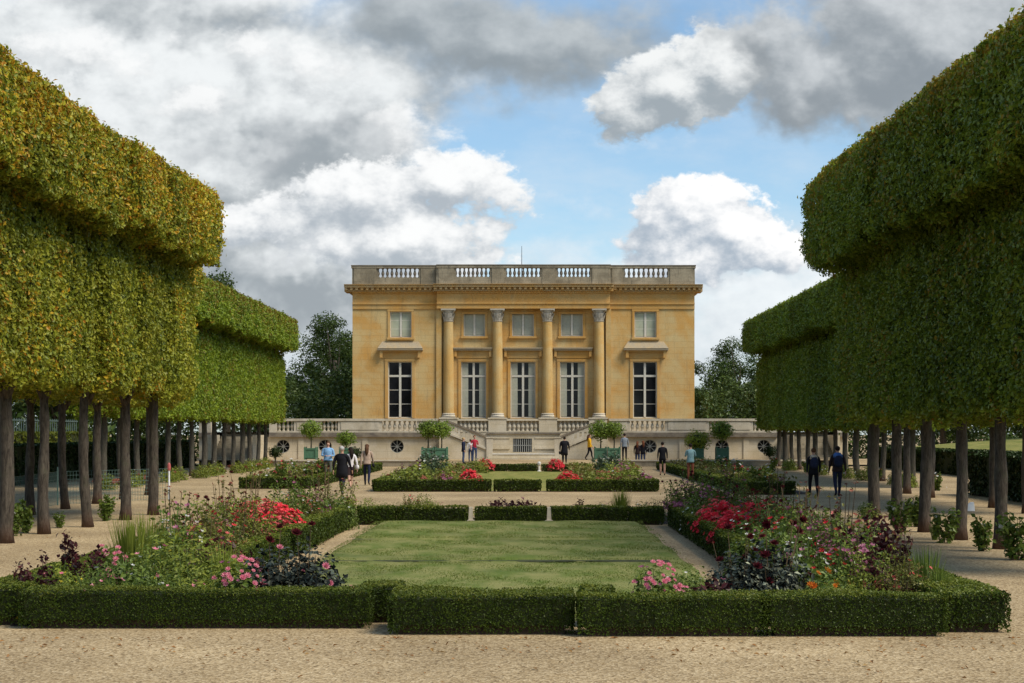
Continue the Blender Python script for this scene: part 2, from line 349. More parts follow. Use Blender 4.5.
# ------------------------------------------------------------------ world: sky and clouds by direction
w = bpy.data.worlds.new('World'); sc.world = w; w.use_nodes = True
def build_world():
    nt = w.node_tree; nt.nodes.clear(); L = nt.links
    def m_(op, a, b=None, c=None, clamp=False):
        n = nt.nodes.new('ShaderNodeMath'); n.operation = op; n.use_clamp = clamp
        for i, x in enumerate((a, b, c)):
            if x is None: continue
            if isinstance(x, (int, float)): n.inputs[i].default_value = x
            else: L.new(x, n.inputs[i])
        return n.outputs[0]
    sky = nt.nodes.new('ShaderNodeTexSky'); sky.sky_type = 'NISHITA'; sky.sun_disc = False
    sky.sun_elevation = R(SUN_EL); sky.sun_rotation = R(SUN_AZ); sky.air_density = 1.0; sky.dust_density = .6; sky.ozone_density = 1.2
    tc = nt.nodes.new('ShaderNodeTexCoord'); sp = nt.nodes.new('ShaderNodeSeparateXYZ'); L.new(tc.outputs['Generated'], sp.inputs[0])
    y = m_('MAXIMUM', m_('ABSOLUTE', sp.outputs[1]), .25)
    U = m_('MULTIPLY_ADD', m_('DIVIDE', sp.outputs[0], y), F/100, VX/100)
    V = m_('MULTIPLY_ADD', m_('DIVIDE', sp.outputs[2], y), -F/100, HY/100)
    cb = nt.nodes.new('ShaderNodeCombineXYZ'); L.new(U, cb.inputs[0]); L.new(V, cb.inputs[1]); P = cb.outputs[0]
    def ns(vec, scale, detail, rough, off=(0, 0, 0), sy=1.0, col=False, lac=2.0):
        mp = nt.nodes.new('ShaderNodeMapping'); mp.inputs['Location'].default_value = off; mp.inputs['Scale'].default_value = (1, sy, 1); L.new(vec, mp.inputs[0])
        n = nt.nodes.new('ShaderNodeTexNoise'); n.inputs['Scale'].default_value = scale; n.inputs['Detail'].default_value = detail; n.inputs['Roughness'].default_value = rough
        L.new(mp.outputs[0], n.inputs['Vector']); return n.outputs['Color' if col else 'Fac']
    # domain warp
    wc = ns(P, 1.1, 4, .6, (3.3, 1.7, 0), col=True)
    v1 = nt.nodes.new('ShaderNodeVectorMath'); v1.operation = 'SUBTRACT'; L.new(wc, v1.inputs[0]); v1.inputs[1].default_value = (.5, .5, .5)
    v2 = nt.nodes.new('ShaderNodeVectorMath'); v2.operation = 'MULTIPLY_ADD'; L.new(v1.outputs[0], v2.inputs[0]); v2.inputs[1].default_value = (1.5, 1.0, 0); L.new(P, v2.inputs[2])
    PW = v2.outputs[0]
    v3 = nt.nodes.new('ShaderNodeVectorMath'); v3.operation = 'MULTIPLY_ADD'; L.new(v1.outputs[0], v3.inputs[0]); v3.inputs[1].default_value = (.5, .4, 0); L.new(P, v3.inputs[2]); PS = v3.outputs[0]
    def shift(vec, dx, dy):
        n = nt.nodes.new('ShaderNodeVectorMath'); n.operation = 'ADD'; L.new(vec, n.inputs[0]); n.inputs[1].default_value = (dx, dy, 0); return n.outputs[0]
    def field(vec, ells):
        s = nt.nodes.new('ShaderNodeSeparateXYZ'); L.new(vec, s.inputs[0]); e = None
        for cx, cy_, rx, ry in ells:
            a = m_('MULTIPLY_ADD', s.outputs[0], 1/rx, -cx/rx); b = m_('MULTIPLY_ADD', s.outputs[1], 1/ry, -cy_/ry)
            q = m_('SQRT', m_('MULTIPLY_ADD', a, a, m_('MULTIPLY', b, b))); q = m_('MULTIPLY', m_('SUBTRACT', 1.0, q), min(rx, ry))
            e = q if e is None else m_('SMOOTH_MAX', e, q, .18)
        return e
    def dens(base, vec, ells, amp, scale, off, detail, rough):
        # field and billow noise evaluated at the same place
        return m_('ADD', field(base, ells), m_('MULTIPLY', m_('SUBTRACT', ns(vec, scale, detail, rough, off, 1.35), .5), amp))
    def sm(v, a, b, lo=0, hi=1):
        n = nt.nodes.new('ShaderNodeMapRange'); n.interpolation_type = 'SMOOTHSTEP'; L.new(v, n.inputs[0])
        for i, x in enumerate((a, b, lo, hi)): n.inputs[i+1].default_value = x
        return n.outputs[0]
    def mix(a, b, f):
        return mixc(nt, a, b, f)
    def layer(cur, ells, amp, scale, off, edge, lo, hi, relief=1.6, bias=.45, opa=1.0, detail=6, rough=.6, dx=.10, dy=-.22, warp=True):
        base = PW if warp is True else PS
        D = dens(base, P, ells, amp, scale, off, detail, rough)
        b2 = shift(base, dx, dy); p2 = shift(P, dx, dy)
        D2 = dens(b2, p2, ells, amp, scale, off, 4, rough)
        rel = m_('MULTIPLY_ADD', m_('SUBTRACT', D, D2), relief, bias)
        # deep inside a cloud and low down it is greyer
        rel = m_('ADD', rel, m_('MULTIPLY', m_('SUBTRACT', ns(P, 1.9, 5, .6, (off[0]+9, off[1], 2), 1.6), .5), .5))
        sh = sm(rel, 0.0, 1.0)
        col = mix(lo, hi, sh)
        al = sm(D, 0, edge, 0, opa)
        return mix(cur, col, al)
    K = 6.3
    def C(r, g, b): return (r*K, g*K, b*K)
    # clear air: the Nishita sky, whitened towards the horizon by thin cloud
    cur = mixc(nt, sky.outputs[0], (.72, .88, .94), 1.0, 'MULTIPLY')
    veil = sm(V, .2, 4.2, .2, .7)
    vn = sm(ns(P, .9, 5, .6, (5, 2, 0), 2.2), .35, .75, 0, .75)
    cur = mix(cur, C(.70, .76, .82), m_('MULTIPLY', veil, m_('ADD', .35, vn), None, True))
    # low bank on the horizon
    cur = layer(cur, [(8.0,3.2,2.4,.85),(6.2,2.68,1.5,.34),(2.9,3.3,2.1,.9),(.5,3.4,2.5,1.0),(12,3.4,3,.8)], .8, 1.5, (1, 4, 0), .5, C(.56,.62,.68), C(.86,.90,.92), 1.1, .55, .95)
    # left mass of broken cloud
    cur = layer(cur, [(.8,1.6,3.4,2.1),(3.0,1.1,1.9,1.3),(3.2,2.7,1.5,1.0),(1.5,.2,3.2,.9),(-3,1,3,3),(5.1,2.5,.85,.28),(4.6,.9,1.0,.45)], .7, 1.2, (4, 7, 0), .6, C(.33,.37,.40), C(.84,.87,.88), 1.8, .42, 1.0)
    cur = layer(cur, [(1.9,1.0,.6,.22),(3.1,.7,.8,.25),(2.6,.5,.6,.2),(4.0,1.3,.6,.3),(.8,.6,.8,.3)], .8, 2.1, (21, 5, 0), .2, C(.42,.46,.49), C(.92,.93,.93), 1.8, .48, .85, warp='small')
    # grey shelf across the left
    cur = layer(cur, [(3.35,1.25,1.05,.30),(2.4,1.45,.6,.22),(2.0,1.55,.9,.2),(3.1,2.6,.8,.16)], .8, 1.7, (14, 3, 0), .32, C(.33,.36,.39), C(.66,.69,.71), 1.0, .40, .75)
    # bright cumulus in the middle
    cur = layer(cur, [(4.45,1.78,.80,.36),(5.0,1.88,.42,.22),(3.55,2.0,1.0,.42),(4.1,2.45,1.2,.5),(2.5,2.2,.9,.3),(4.3,1.6,.35,.22)], .85, 1.9, (2, 9, 0), .13, C(.42,.47,.52), C(.93,.94,.94), 1.9, .48, 1.0, 8, .62, warp='small')
    # small wisps
    cur = layer(cur, [(5.75,2.12,.42,.16),(6.3,1.35,.9,.12),(5.9,2.6,.9,.16)], .7, 2.4, (12, 9, 0), .4, C(.55,.62,.70), C(.82,.86,.90), 1.0, .5, .55)
    # right cumulus with its grey bank below
    cur = layer(cur, [(7.1,2.62,1.1,.26),(7.7,2.5,.5,.25)], .6, 1.8, (16, 2, 0), .35, C(.42,.48,.55), C(.66,.70,.74), 1.0, .45, .9)
    cur = layer(cur, [(7.0,2.14,.58,.40),(7.42,2.36,.52,.36),(6.6,2.24,.44,.34),(7.2,1.98,.30,.26),(6.85,1.96,.30,.24),(6.95,2.5,.85,.28),(7.7,2.55,.45,.25)], .58, 2.7, (6, 2, 0), .08, C(.40,.47,.55), C(.97,.97,.97), 2.6, .52, 1.0, 8, .60, dx=.12, dy=-.14, warp='small')
    # top grey clouds
    cur = layer(cur, [(4.9,.42,1.6,.80),(5.7,.42,1.2,.62),(6.3,.1,.9,.38),(4.1,.1,1.1,.7),(1.3,-.05,1.1,.42)], .65, 1.3, (8, 8, 0), .5, C(.27,.31,.34), C(.60,.64,.66), 1.0, .30, .97)
    # right dark cloud with a bright lobe
    cur = layer(cur, [(6.75,.87,.72,.46),(6.25,1.02,.42,.30),(7.2,.7,.5,.5),(6.55,1.12,.6,.25)], .6, 2.4, (3, 5, 0), .10, C(.34,.39,.43), C(.86,.88,.88), 2.2, .48, 1.0, 8, .61, warp='small')
    cur = layer(cur, [(8.15,.78,1.25,.64),(9.4,.3,1.7,.95),(7.55,.4,.8,.5),(8.5,1.12,.75,.36),(12,.3,2.6,1.3)], .62, 1.5, (7, 1, 0), .34, C(.27,.305,.335), C(.66,.69,.71), 1.3, .36, .98)
    bg = nt.nodes.new('ShaderNodeBackground'); bg.inputs['Strength'].default_value = 0.1; L.new(cur, bg.inputs[0])
    out = nt.nodes.new('ShaderNodeOutputWorld'); L.new(bg.outputs[0], out.inputs[0])
build_world()
w.cycles.sampling_method = 'MANUAL'; w.cycles.sample_map_resolution = 256
sl = bpy.data.lights.new('sun', 'SUN'); so = bpy.data.objects.new('sun', sl); COL.objects.link(so)
sl.energy = 2.4; sl.angle = R(26); sl.color = (1, .93, .82)
sd = Vector((math.sin(R(SUN_AZ))*math.cos(R(SUN_EL)), math.cos(R(SUN_AZ))*math.cos(R(SUN_EL)), math.sin(R(SUN_EL))))
so.rotation_euler = (-sd).to_track_quat('-Z', 'Y').to_euler(); so.location = (40, -40, 60)

# ------------------------------------------------------------------ ground
b = MB(); b.add([(-700,-60,0),(700,-60,0),(700,1200,0),(-700,1200,0)], [(0,1,2,3)])
tag(b.build('gravel_ground', M['gravel']), kind='structure')
def sheet(name, x0, x1, y0, y1, z, mat, kind='structure'):
    s = MB().add([(x0,y0,z),(x1,y0,z),(x1,y1,z),(x0,y1,z)], [(0,1,2,3)]); return tag(s.build(name, mat), kind=kind)
def lawn(name, x0, x1, steps, mat):
    s = MB()          # gently rolling turf in level strips, each a little higher than the one before
    for (y0, y1, z) in steps:
        nx, ny = 30, max(3, int((y1-y0)*4)); xs = np.linspace(x0, x1, nx); ys = np.linspace(y0, y1, ny)
        v = []
        for j, yy in enumerate(ys):
            for i, xx in enumerate(xs):
                e = min(1, min(xx-x0, x1-xx)/.12+.0) * min(1, min(yy-y0+.0, 9)/.10)
                ww = .05*math.sin(yy*1.7+xx*.6) if i in (0, nx-1) else 0
                v.append((xx + ww*.5, yy + .03*math.sin(xx*2.1+yy) * (1 if j in (0, ny-1) else 0), .005 + (z-.005)*max(0, e) + .012*math.sin(xx*3.1+yy*.7)*math.sin(yy*2.3)*max(0, e)))
        s.add(v, [(j*nx+i, j*nx+i+1, (j+1)*nx+i+1, (j+1)*nx+i) for j in range(ny-1) for i in range(nx-1)])
    return tag(s.build(name, mat, smooth=True), kind='structure')
lawn('lawn', -3.62, 2.62, [(18.6, 26.5, .05), (26.6, 31.3, .085), (31.45, 37.3, .13)], M['lawn'])
lawn('back_lawn', -3.9, 3.0, [(59.8, 87.0, .06)], M['lawn2'])
def shadow_strip(name, x0, x1, y, wd, z, sd_):  # wavy dark strip laid on the turf, painting a step's edge shadow
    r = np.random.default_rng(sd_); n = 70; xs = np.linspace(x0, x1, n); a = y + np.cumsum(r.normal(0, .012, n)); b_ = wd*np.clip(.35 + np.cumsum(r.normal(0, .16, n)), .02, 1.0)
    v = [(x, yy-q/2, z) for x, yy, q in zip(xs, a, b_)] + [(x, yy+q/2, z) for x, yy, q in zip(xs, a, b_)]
    s_ = MB().add(v, [(i, i+1, n+i+1, n+i) for i in range(n-1)]); tag(s_.build(name, M['turf_step_shadow']), kind='structure')
shadow_strip('turf_edge_shadow', -3.4, 2.3, 26.6, .42, .062, 3); shadow_strip('turf_edge_shadow_far', -3.5, 2.5, 31.35, .6, .103, 5)
M['blade'] = leafmat('grass_blades', [(.09,.13,.022), (.14,.185,.035), (.19,.22,.05), (.25,.24,.08)], .4, patch=.7)
gp_ = np.stack([RNG.uniform(-3.6, 2.6, 70000), 18.65 + 18.6*RNG.random(70000)**1.25, np.zeros(70000)], 1)
gp_[:, 2] = np.where(gp_[:, 1] < 26.5, .045, np.where(gp_[:, 1] < 31.3, .08, .125)); kk = (np.sin(gp_[:,0]*2.3+gp_[:,1])*np.sin(gp_[:,1]*1.1) > -.55*RNG.random(70000)-.35); gp_ = gp_[kk]
an_ = RNG.uniform(0, 6.28, len(gp_)); wv_ = np.stack([np.cos(an_), np.sin(an_), 0*an_], 1)*.007; tp_ = np.stack([RNG.normal(0,.012,len(gp_)), RNG.normal(0,.012,len(gp_)), RNG.uniform(.008,.022,len(gp_))], 1)
gm_ = MB(); gm_.addq(np.stack([gp_-wv_, gp_+wv_, gp_+tp_+wv_*.3, gp_+tp_-wv_*.3], 1), 0); tag(gm_.build('grass', [M['blade']]), 'short mown grass blades of the near lawn', 'grass', kind='stuff')
# beds of soil
for nm, a in (('soil_bed_left', (-5.9,-4.2,18.1,42)), ('soil_bed_right', (3.3,4.85,18.1,42)), ('soil_bed_front_left', (-4.18,-2.0,18.1,19.9)), ('soil_bed_front_right', (.95,3.28,18.1,19.9)),
              ('soil_bed_far', (-4.18,3.28,38.35,41.0)), ('soil_bed_second_left', (-5.5,-3.6,59.3,88)), ('soil_bed_second_right', (2.8,4.4,59.3,88)),
              ('soil_bed_outer_left', (-11.0,-8.9,62.2,92)), ('soil_bed_outer_right', (7.7,10.0,56.4,94))):
    sheet(nm, *a, .008, M['soil'])

# ------------------------------------------------------------------ hedges
def hedge(x0, x1, y0, y1, h, label, leaf=.026, dens=5200, mat='box', faces='fblrt', ztop=0.0, name='box_hedge', group='clipped box hedges round the flower beds', cat='hedge', top=None, wobble=.007, z0=0.0):
    cx, cy_ = (x0+x1)/2, (y0+y1)/2
    m = MB(); ins = .05
    # bumpy core
    nx, ny, nz = max(2, int((x1-x0)/.25)), max(2, int((y1-y0)/.25)), 4
    nx = min(nx, 60); ny = min(ny, 60)
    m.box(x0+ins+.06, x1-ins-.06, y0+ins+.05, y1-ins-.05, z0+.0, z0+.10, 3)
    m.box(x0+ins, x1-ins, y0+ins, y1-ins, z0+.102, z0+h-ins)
    A = []
    def f(o, u, v, n, k=1.0):
        area = np.linalg.norm(np.cross(u, v)); A.append((rect_pts(int(area*dens*k)+3, o, u, v, n, .03, .012)))
    W, D = x1-x0, y1-y0; zb = z0+.012
    if 'f' in faces: f((x0,y0,zb), (W,0,0), (0,0,h-.012), (0,-1,0))
    if 'b' in faces: f((x0,y1,zb), (W,0,0), (0,0,h-.012), (0,1,0), .4)
    if 'l' in faces: f((x0,y0,zb), (0,D,0), (0,0,h-.012), (-1,0,0), .85)
    if 'r' in faces: f((x1,y0,zb), (0,D,0), (0,0,h-.012), (1,0,0), .85)
    for mi, A_ in ((1, A),):
        P = np.concatenate([a[0] for a in A_]); N_ = np.concatenate([a[1] for a in A_])
        k = wob(P, wobble, 2.2, int(abs(cx*31+cy_*17))+3); zz = (P[:, 2]-z0)/h
        P += N_ * (k - .025*(1-zz)**3 - .018*np.clip((zz-.85)/.15, 0, 1)**2)[:, None]
        kp = RNG.random(len(P)) < np.clip((P[:, 2]-z0-.0-.06*RNG.random(len(P)))/.06 + .25, .25, 1); P, N_ = P[kp], N_[kp]
        m.addq(leaves(P, N_*1.3, leaf, .75), 1)
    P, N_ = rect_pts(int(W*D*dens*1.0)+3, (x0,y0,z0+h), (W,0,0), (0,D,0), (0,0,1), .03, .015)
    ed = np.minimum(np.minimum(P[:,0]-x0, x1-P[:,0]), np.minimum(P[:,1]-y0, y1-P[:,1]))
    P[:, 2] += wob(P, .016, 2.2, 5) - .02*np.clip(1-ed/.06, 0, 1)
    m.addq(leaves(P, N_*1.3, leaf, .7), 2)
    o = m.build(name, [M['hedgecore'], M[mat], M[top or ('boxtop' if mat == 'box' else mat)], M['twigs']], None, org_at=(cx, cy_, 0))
    return tag(o, label, cat, group)
# front row
hedge(-5.72, -1.80, 17.85, 18.35, .435, 'long low box hedge across the front of the left bed')
hedge(-1.55, .475, 17.3, 18.2, .435, 'wide low box hedge across the front of the lawn')
hedge(.50, 2.52, 17.15, 17.7, .445, 'low box hedge at the front of the right bed, next to the lawn')
hedge(2.525, 4.48, 17.15, 17.7, .445, 'low box hedge at the front of the right bed, joined on towards the outer corner')
hedge(-1.98, -1.50, 18.4, 19.2, .43, 'short box hedge set back in the gap left of the lawn front')
hedge(-.3+.85, .95, 18.0, 18.5, .44, 'tiny box hedge set back right of the lawn front')
# outer sides
hedge(4.5, 5.25, 17.5, 25.0, .44, 'box hedge turning back from the front right corner', leaf=.034, dens=3200)
hedge(4.85, 5.25, 25.05, 40.5, .45, 'outer box hedge behind the flowers of the right bed', leaf=.05, dens=1000)
hedge(-6.4, -5.75, 18.15, 25.0, .44, 'box hedge turning back from the front left corner', leaf=.034, dens=3200)
hedge(-6.35, -5.95, 25.05, 40.5, .45, 'outer box hedge behind the flowers of the left bed', leaf=.05, dens=1000)
# inner sides
hedge(-4.55, -4.12, 20.2, 27.3, .50, 'near box hedge between left flowers and lawn path', dens=1800, leaf=.045)
hedge(-4.55, -4.08, 27.9, 37.3, .50, 'far box hedge between left flowers and lawn path', dens=1500, leaf=.05)
hedge(3.18, 3.65, 21.5, 37.3, .50, 'long box hedge between lawn path and right flowers', dens=1500, leaf=.05)
# far row
BD = 37.8
for a, c, lb in ((357, 394.5, 'first box hedge piece from the left behind the lawn'), (397, 468, 'second box hedge piece from the left behind the lawn'),
                 (475, 546.5, 'middle box hedge piece behind the lawn'), (551, 627, 'box hedge piece right of the middle behind the lawn'), (629, 664, 'rightmost box hedge piece behind the lawn')):
    hedge(gx(a, BD), gx(c, BD), BD, BD+.5, .43, lb, leaf=.05, dens=1500)
SD = 58.8
for a, c, lb in ((374, 400, 'left corner hedge piece of the second flower bed'), (400.5, 491, 'long front hedge of the second left flower bed'), (494, 541, 'front hedge of the second lawn'),
                 (546.5, 615, 'front hedge of the second right flower bed'), (616, 634, 'second hedge piece from the corner of the second right bed'), (634.5, 659, 'right corner hedge piece of the second flower bed')):
    hedge(gx(a, SD), gx(c, SD), SD, SD+.5, .44, lb, leaf=.07, dens=800)
hedge(-5.9, -5.45, 59.4, 88, .42, 'left side hedge of the second flower bed', leaf=.09, dens=420)
hedge(4.3, 4.75, 59.4, 88, .42, 'right side hedge of the second flower bed', leaf=.09, dens=420)
for a, c, lb in ((457, 507, 'left back hedge of the second lawn'), (507.8, 537.5, 'middle back hedge of the second lawn'), (541.5, 589, 'right back hedge of the second lawn')):
    hedge(gx(a, 88), gx(c, 88), 88, 88.5, .43, lb, leaf=.09, dens=420)
hedge(-11.3, -8.6, 61.8, 62.3, .44, 'front hedge of the outer left rose bed', leaf=.08, dens=600)
hedge(-9.0, -8.55, 62.35, 92, .42, 'long side hedge of the outer left rose bed', leaf=.10, dens=380)
hedge(7.35, 9.25, 55.9, 56.4, .46, 'front hedge of the outer right rose bed', leaf=.08, dens=600)
hedge(7.35, 7.8, 56.45, 94, .44, 'long side hedge of the outer right rose bed', leaf=.10, dens=380)
# tall dark hedges outside the avenues
hedge(15.3, 16.7, 26, 56.0, 1.42, 'tall dark clipped hedge behind the near right trees', .13, 330, 'yew', 'lf', name='clipped_hedge', group='tall clipped hedges outside the avenues', wobble=.06)
hedge(21.5, 23.0, 57.0, 100, 1.25, 'tall dark clipped hedge behind the far right trees', .17, 170, 'yew', 'lf', name='clipped_hedge', group='tall clipped hedges outside the avenues', wobble=.06)
hedge(-22.6, -21.0, 40, 100, 1.65, 'tall dark clipped hedge behind the left trees', .17, 190, 'yew', 'rf', name='clipped_hedge', group='tall clipped hedges outside the avenues', wobble=.06)
hedge(-28.0, -26.4, 38, 100, 2.15, 'second higher hedge further out on the left', .2, 130, 'boxtop', 'rf', name='clipped_hedge', group='tall clipped hedges outside the avenues', wobble=.06, top='boxtop')
# grass bank on the right
m = MB(); prof = [(16.75, 0), (16.75, 1.30), (18, 1.42), (30, 1.75), (34, 0)]
m.add([(x, y_, z) for y_ in (20, 56.9) for x, z in prof], [(i, i+1, 5+i+1, 5+i) for i in range(4)] + [(4,3,2,1,0), (5,6,7,8,9)])
prof = [(23.1, 0), (23.1, 1.10), (24.5, 1.30), (31, 1.8), (34, 0)]
m.add([(x, y_, z) for y_ in (57, 102) for x, z in prof], [(i, i+1, 5+i+1, 5+i) for i in range(4)] + [(4,3,2,1,0), (5,6,7,8,9)])
tag(m.build('grass_bank', M['lawn2']), kind='structure')

# ------------------------------------------------------------------ pleached lime trees
def crown_mesh(name, mat, L, zb, zf, zt, xb, xw, xf, n_in, leaf, seed, hollow=.5, hk=.22):
    """local axes: row along y, path side +x; zb underside, zf flange underside, zt top; xb back, xw wall face, xf flange face"""
    global RNG
    keep = RNG; RNG = np.random.default_rng(seed)
    m = MB(); c = .30; hl = L/2
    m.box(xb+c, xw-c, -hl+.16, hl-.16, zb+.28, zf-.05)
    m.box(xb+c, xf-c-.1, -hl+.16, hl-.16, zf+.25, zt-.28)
    A = []
    def f(o, u, v, n, k=1.0, dep=.22, leafn=None):
        area = np.linalg.norm(np.cross(u, v)); A.append(rect_pts(int(area*n_in*k), o, u, v, n, dep, .08))
    f((xw,-hl,zb), (0,L,0), (0,0,zf-zb+.25), (1,0,0))
    f((xf,-hl,zf), (0,L,0), (0,0,zt-zf), (1,0,0), 1.25)
    f((xb,-hl,zb), (0,L,0), (0,0,zt-zb), (-1,0,0), .55)
    f((xb,-hl,zt), (xf-xb,0,0), (0,L,0), (0,0,1), .8)
    f((xw-.1,-hl,zf), (xf-xw+.1,0,0), (0,L,0), (0,0,-1), 1.0, .3)
    f((xb,-hl,zb), (xw-xb,0,0), (0,L,0), (0,0,-1), .8, .3)
    for sy in (-1, 1):
        f((xb,sy*hl,zb), (xw-xb,0,0), (0,0,zt-zb), (0,sy,0), .75); f((xw,sy*hl,zf), (xf-xw,0,0), (0,0,zt-zf), (0,sy,0), .8)
    P = np.concatenate([a[0] for a in A]); N_ = np.concatenate([a[1] for a in A])
    k = wob(P, .035, 1.6, seed+1) + wob(P, .045, 5.5, seed+2)
    hn = wob(P, 1.0, 3.2, seed+8); k -= np.clip((hn-1.0)*.16, 0, .22)
    # clefts between neighbours
    cl = np.clip((np.abs(P[:,1]) - (hl-.20))/.20, 0, 1)**1.3
    side = np.abs(N_[:,0])
    k -= side*cl*RNG.uniform(.08,.34,len(P))
    # shaded hollow beneath the flange: leaves sit back and thin out
    zd = np.abs(P[:,2] - (zf-.15)); hol = np.clip(1-zd/.7, 0, 1)*(N_[:,0] > .5)*(P[:,0] < xw+.2)
    k -= hol*hk
    keepm = RNG.random(len(P)) > hol*hollow
    P = P + N_*k[:, None]
    # ragged lower lip of the flange and ragged underside
    lip = (P[:,0] > xw+.25) & (P[:,2] < zf+.6)
    P[:,2] += np.where(lip, wob(P*np.array([1,1,0]), .11, 1.7, seed+4) , 0)
    und = (P[:,2] < zb+.3); P[:,2] += np.where(und, wob(P*np.array([1,1,0]), .10, 2.2, seed+5), 0)
    # rounded top edge, wispy shoots
    te = np.clip((P[:,2]-(zt-.3))/.3, 0, 1)*np.clip((P[:,0]-(xf-.35))/.35, 0, 1); P[:,0] -= te*.03; P[:,2] -= te*.03
    sh = (N_[:,2] > .5) & (RNG.random(len(P)) < .10); P[:,2] += np.where(sh, RNG.exponential(.03, len(P)).clip(0,.10), 0)
    P, N_ = P[keepm], N_[keepm]
    m.addq(leaves(P, N_*1.1 + np.array([.15,0,.25]), leaf, .7), 1)
    # loose clusters standing proud, for light and dark clumps
    nc = int(20*L*3); area_z = RNG.uniform(zb+.1, zt-.42, nc); yy = RNG.uniform(-hl, hl, nc)
    xx = np.where(area_z > zf, xf, xw) + .02
    C_ = np.stack([xx, yy, area_z], 1); C_ = np.repeat(C_, 26, 0) + RNG.normal(0, 1, (nc*26, 3))*np.array([.07,.13,.15])
    hz = np.abs(C_[:,2]-(zf-.2)) < .45; C_ = C_[~hz]
    m.addq(leaves(C_, np.array([[.9,0,.35]])*np.ones((len(C_),1)), leaf*1.05, .6), 1)
    RNG = keep
    return m.mesh(name, [M['core'], mat])
def trunk_mesh(name, seed, r=.165, h=3.3, seg=11, mat='bark'):
    rr = np.random.default_rng(seed); m = MB(); n = 13; pts = []; rad = []
    bx_, by_ = rr.normal(0, .05, 2)
    for i in range(n):
        t = i/(n-1); pts.append((bx_*math.sin(t*3)+.02*math.sin(t*7+seed), by_*math.sin(t*2.6), t*h))
        rad.append(r*(1.0 - .25*t + .18*math.exp(-t*24) + .05*math.sin(t*19+seed) + .03*rr.normal()))
    m.tube(pts, rad, seg)
    v = m.v[0]; v[:, :2] *= 1 + rr.normal(0, .03, (len(v), 1))
    for k in range(3):
        a = rr.uniform(0, 6.28); m.tube([(0,0,h*.86), (.3*math.cos(a), .3*math.sin(a), h*1.06), (.55*math.cos(a), .8*math.sin(a), h*1.4)], [r*.5, r*.35, r*.2], 6)
    return m.mesh(name, [M[mat]], smooth=True)
TR = [trunk_mesh('trunk', i, .125+.014*(i % 3)) for i in range(5)]
TRB = [trunk_mesh('trunk', 20+i, .135+.012*(i % 3), mat='bark2') for i in range(4)]
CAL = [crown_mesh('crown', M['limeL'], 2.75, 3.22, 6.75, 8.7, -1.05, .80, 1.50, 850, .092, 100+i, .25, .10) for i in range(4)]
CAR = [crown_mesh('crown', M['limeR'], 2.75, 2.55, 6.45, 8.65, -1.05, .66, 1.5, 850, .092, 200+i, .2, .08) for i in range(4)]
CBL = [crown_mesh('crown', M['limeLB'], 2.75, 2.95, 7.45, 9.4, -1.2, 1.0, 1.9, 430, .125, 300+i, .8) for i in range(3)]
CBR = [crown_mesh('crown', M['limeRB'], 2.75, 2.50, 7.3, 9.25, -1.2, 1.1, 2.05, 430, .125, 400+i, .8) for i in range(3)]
def tree(x, y, rz, crowns, trunks, i, label, group, sc_=1.0):
    t = empty('lime_tree', (x, y, 0), label, 'tree', group, rz)
    link('trunk', trunks[(i*3+1) % len(trunks)], t, rz=i*1.3)
    link('crown', crowns[i % len(crowns)], t, scale=(1, sc_, 1))
    return t
AL = [26.3, 29.0, 31.7, 34.5, 37.0, 40.0, 42.4]; ALx = [-10.4, -10.4, -10.4, -10.5, -10.25, -10.15, -10.0]
for i, (y_, x_) in enumerate(zip(AL, ALx)):
    tree(x_, y_, 0, CAL, TR, i, '%s tree of the near left inner row, golden trained crown edge' % ORD[i], 'trained lime trees of the near left rows')
AR = [24.7, 27.4, 30.1, 32.6, 35.2, 37.8, 40.5]; ARx = [8.9, 8.9, 8.83, 8.76, 8.68, 8.65, 8.68]
for i, (y_, x_) in enumerate(zip(AR, ARx)):
    tree(x_, y_, math.pi, CAR, TR, i+1, '%s tree of the near right inner row, dark green trained crown' % ORD[i], 'trained lime trees of the near right rows')
for i, y_ in enumerate([39.4, 42.5, 45.7, 49.0, 52.3, 55.8]):
    tree(-13.3, y_, 0, CAL, TR, i+2, '%s tree of the near left outer row, seen behind the inner trunks' % ORD[i], 'trained lime trees of the near left rows', 1.2)
for i, y_ in enumerate([43.2, 46.4, 49.6, 53.6, 57.0]):
    tree(13.4, y_, math.pi, CAR, TR, i+2, '%s tree of the near right outer row, seen behind the inner trunks' % ORD[i], 'trained lime trees of the near right rows', 1.25)
for i in range(15):
    y_ = 63.2 + i*2.75
    tree(-16.9, y_, 0, CBL, TRB, i, '%s tree of the far left row, bright green trained crown' % ORD[i], 'trained lime trees of the far left rows')
    tree(15.7, y_, math.pi, CBR, TRB, i+2, '%s tree of the far right row, dark green trained crown' % ORD[i], 'trained lime trees of the far right rows')

# ------------------------------------------------------------------ free-growing background trees
def wild_crown(seed, mat, n=5200, leaf=.42, rx=4.2, rz=5.0, zc=8.5, lobes=16):
    global RNG
    keep = RNG; RNG = np.random.default_rng(seed); m = MB()
    cs = []
    for k in range(lobes):
        v = unit(RNG.normal(0, 1, (1, 3)))[0]; rr = RNG.uniform(.35, .95)
        cs.append((v*rr*np.array([rx, rx, rz]) + np.array([0, 0, zc]), RNG.uniform(.24, .42)*rx))
    for c, r in cs:
        d = unit(RNG.normal(0, 1, (n//lobes, 3))); P = c + d*r*(RNG.uniform(.45, 1.12, (len(d), 1)))*np.array([1.15, 1.15, .75])
        keepm = wob(P, 1, 1.3, seed) > -1.3; P, d = P[keepm], d[keepm]
        m.addq(leaves(P, d+np.array([0,0,.5]), leaf, .8), 0)
    RNG = keep; return m.mesh('crown', [mat]), cs
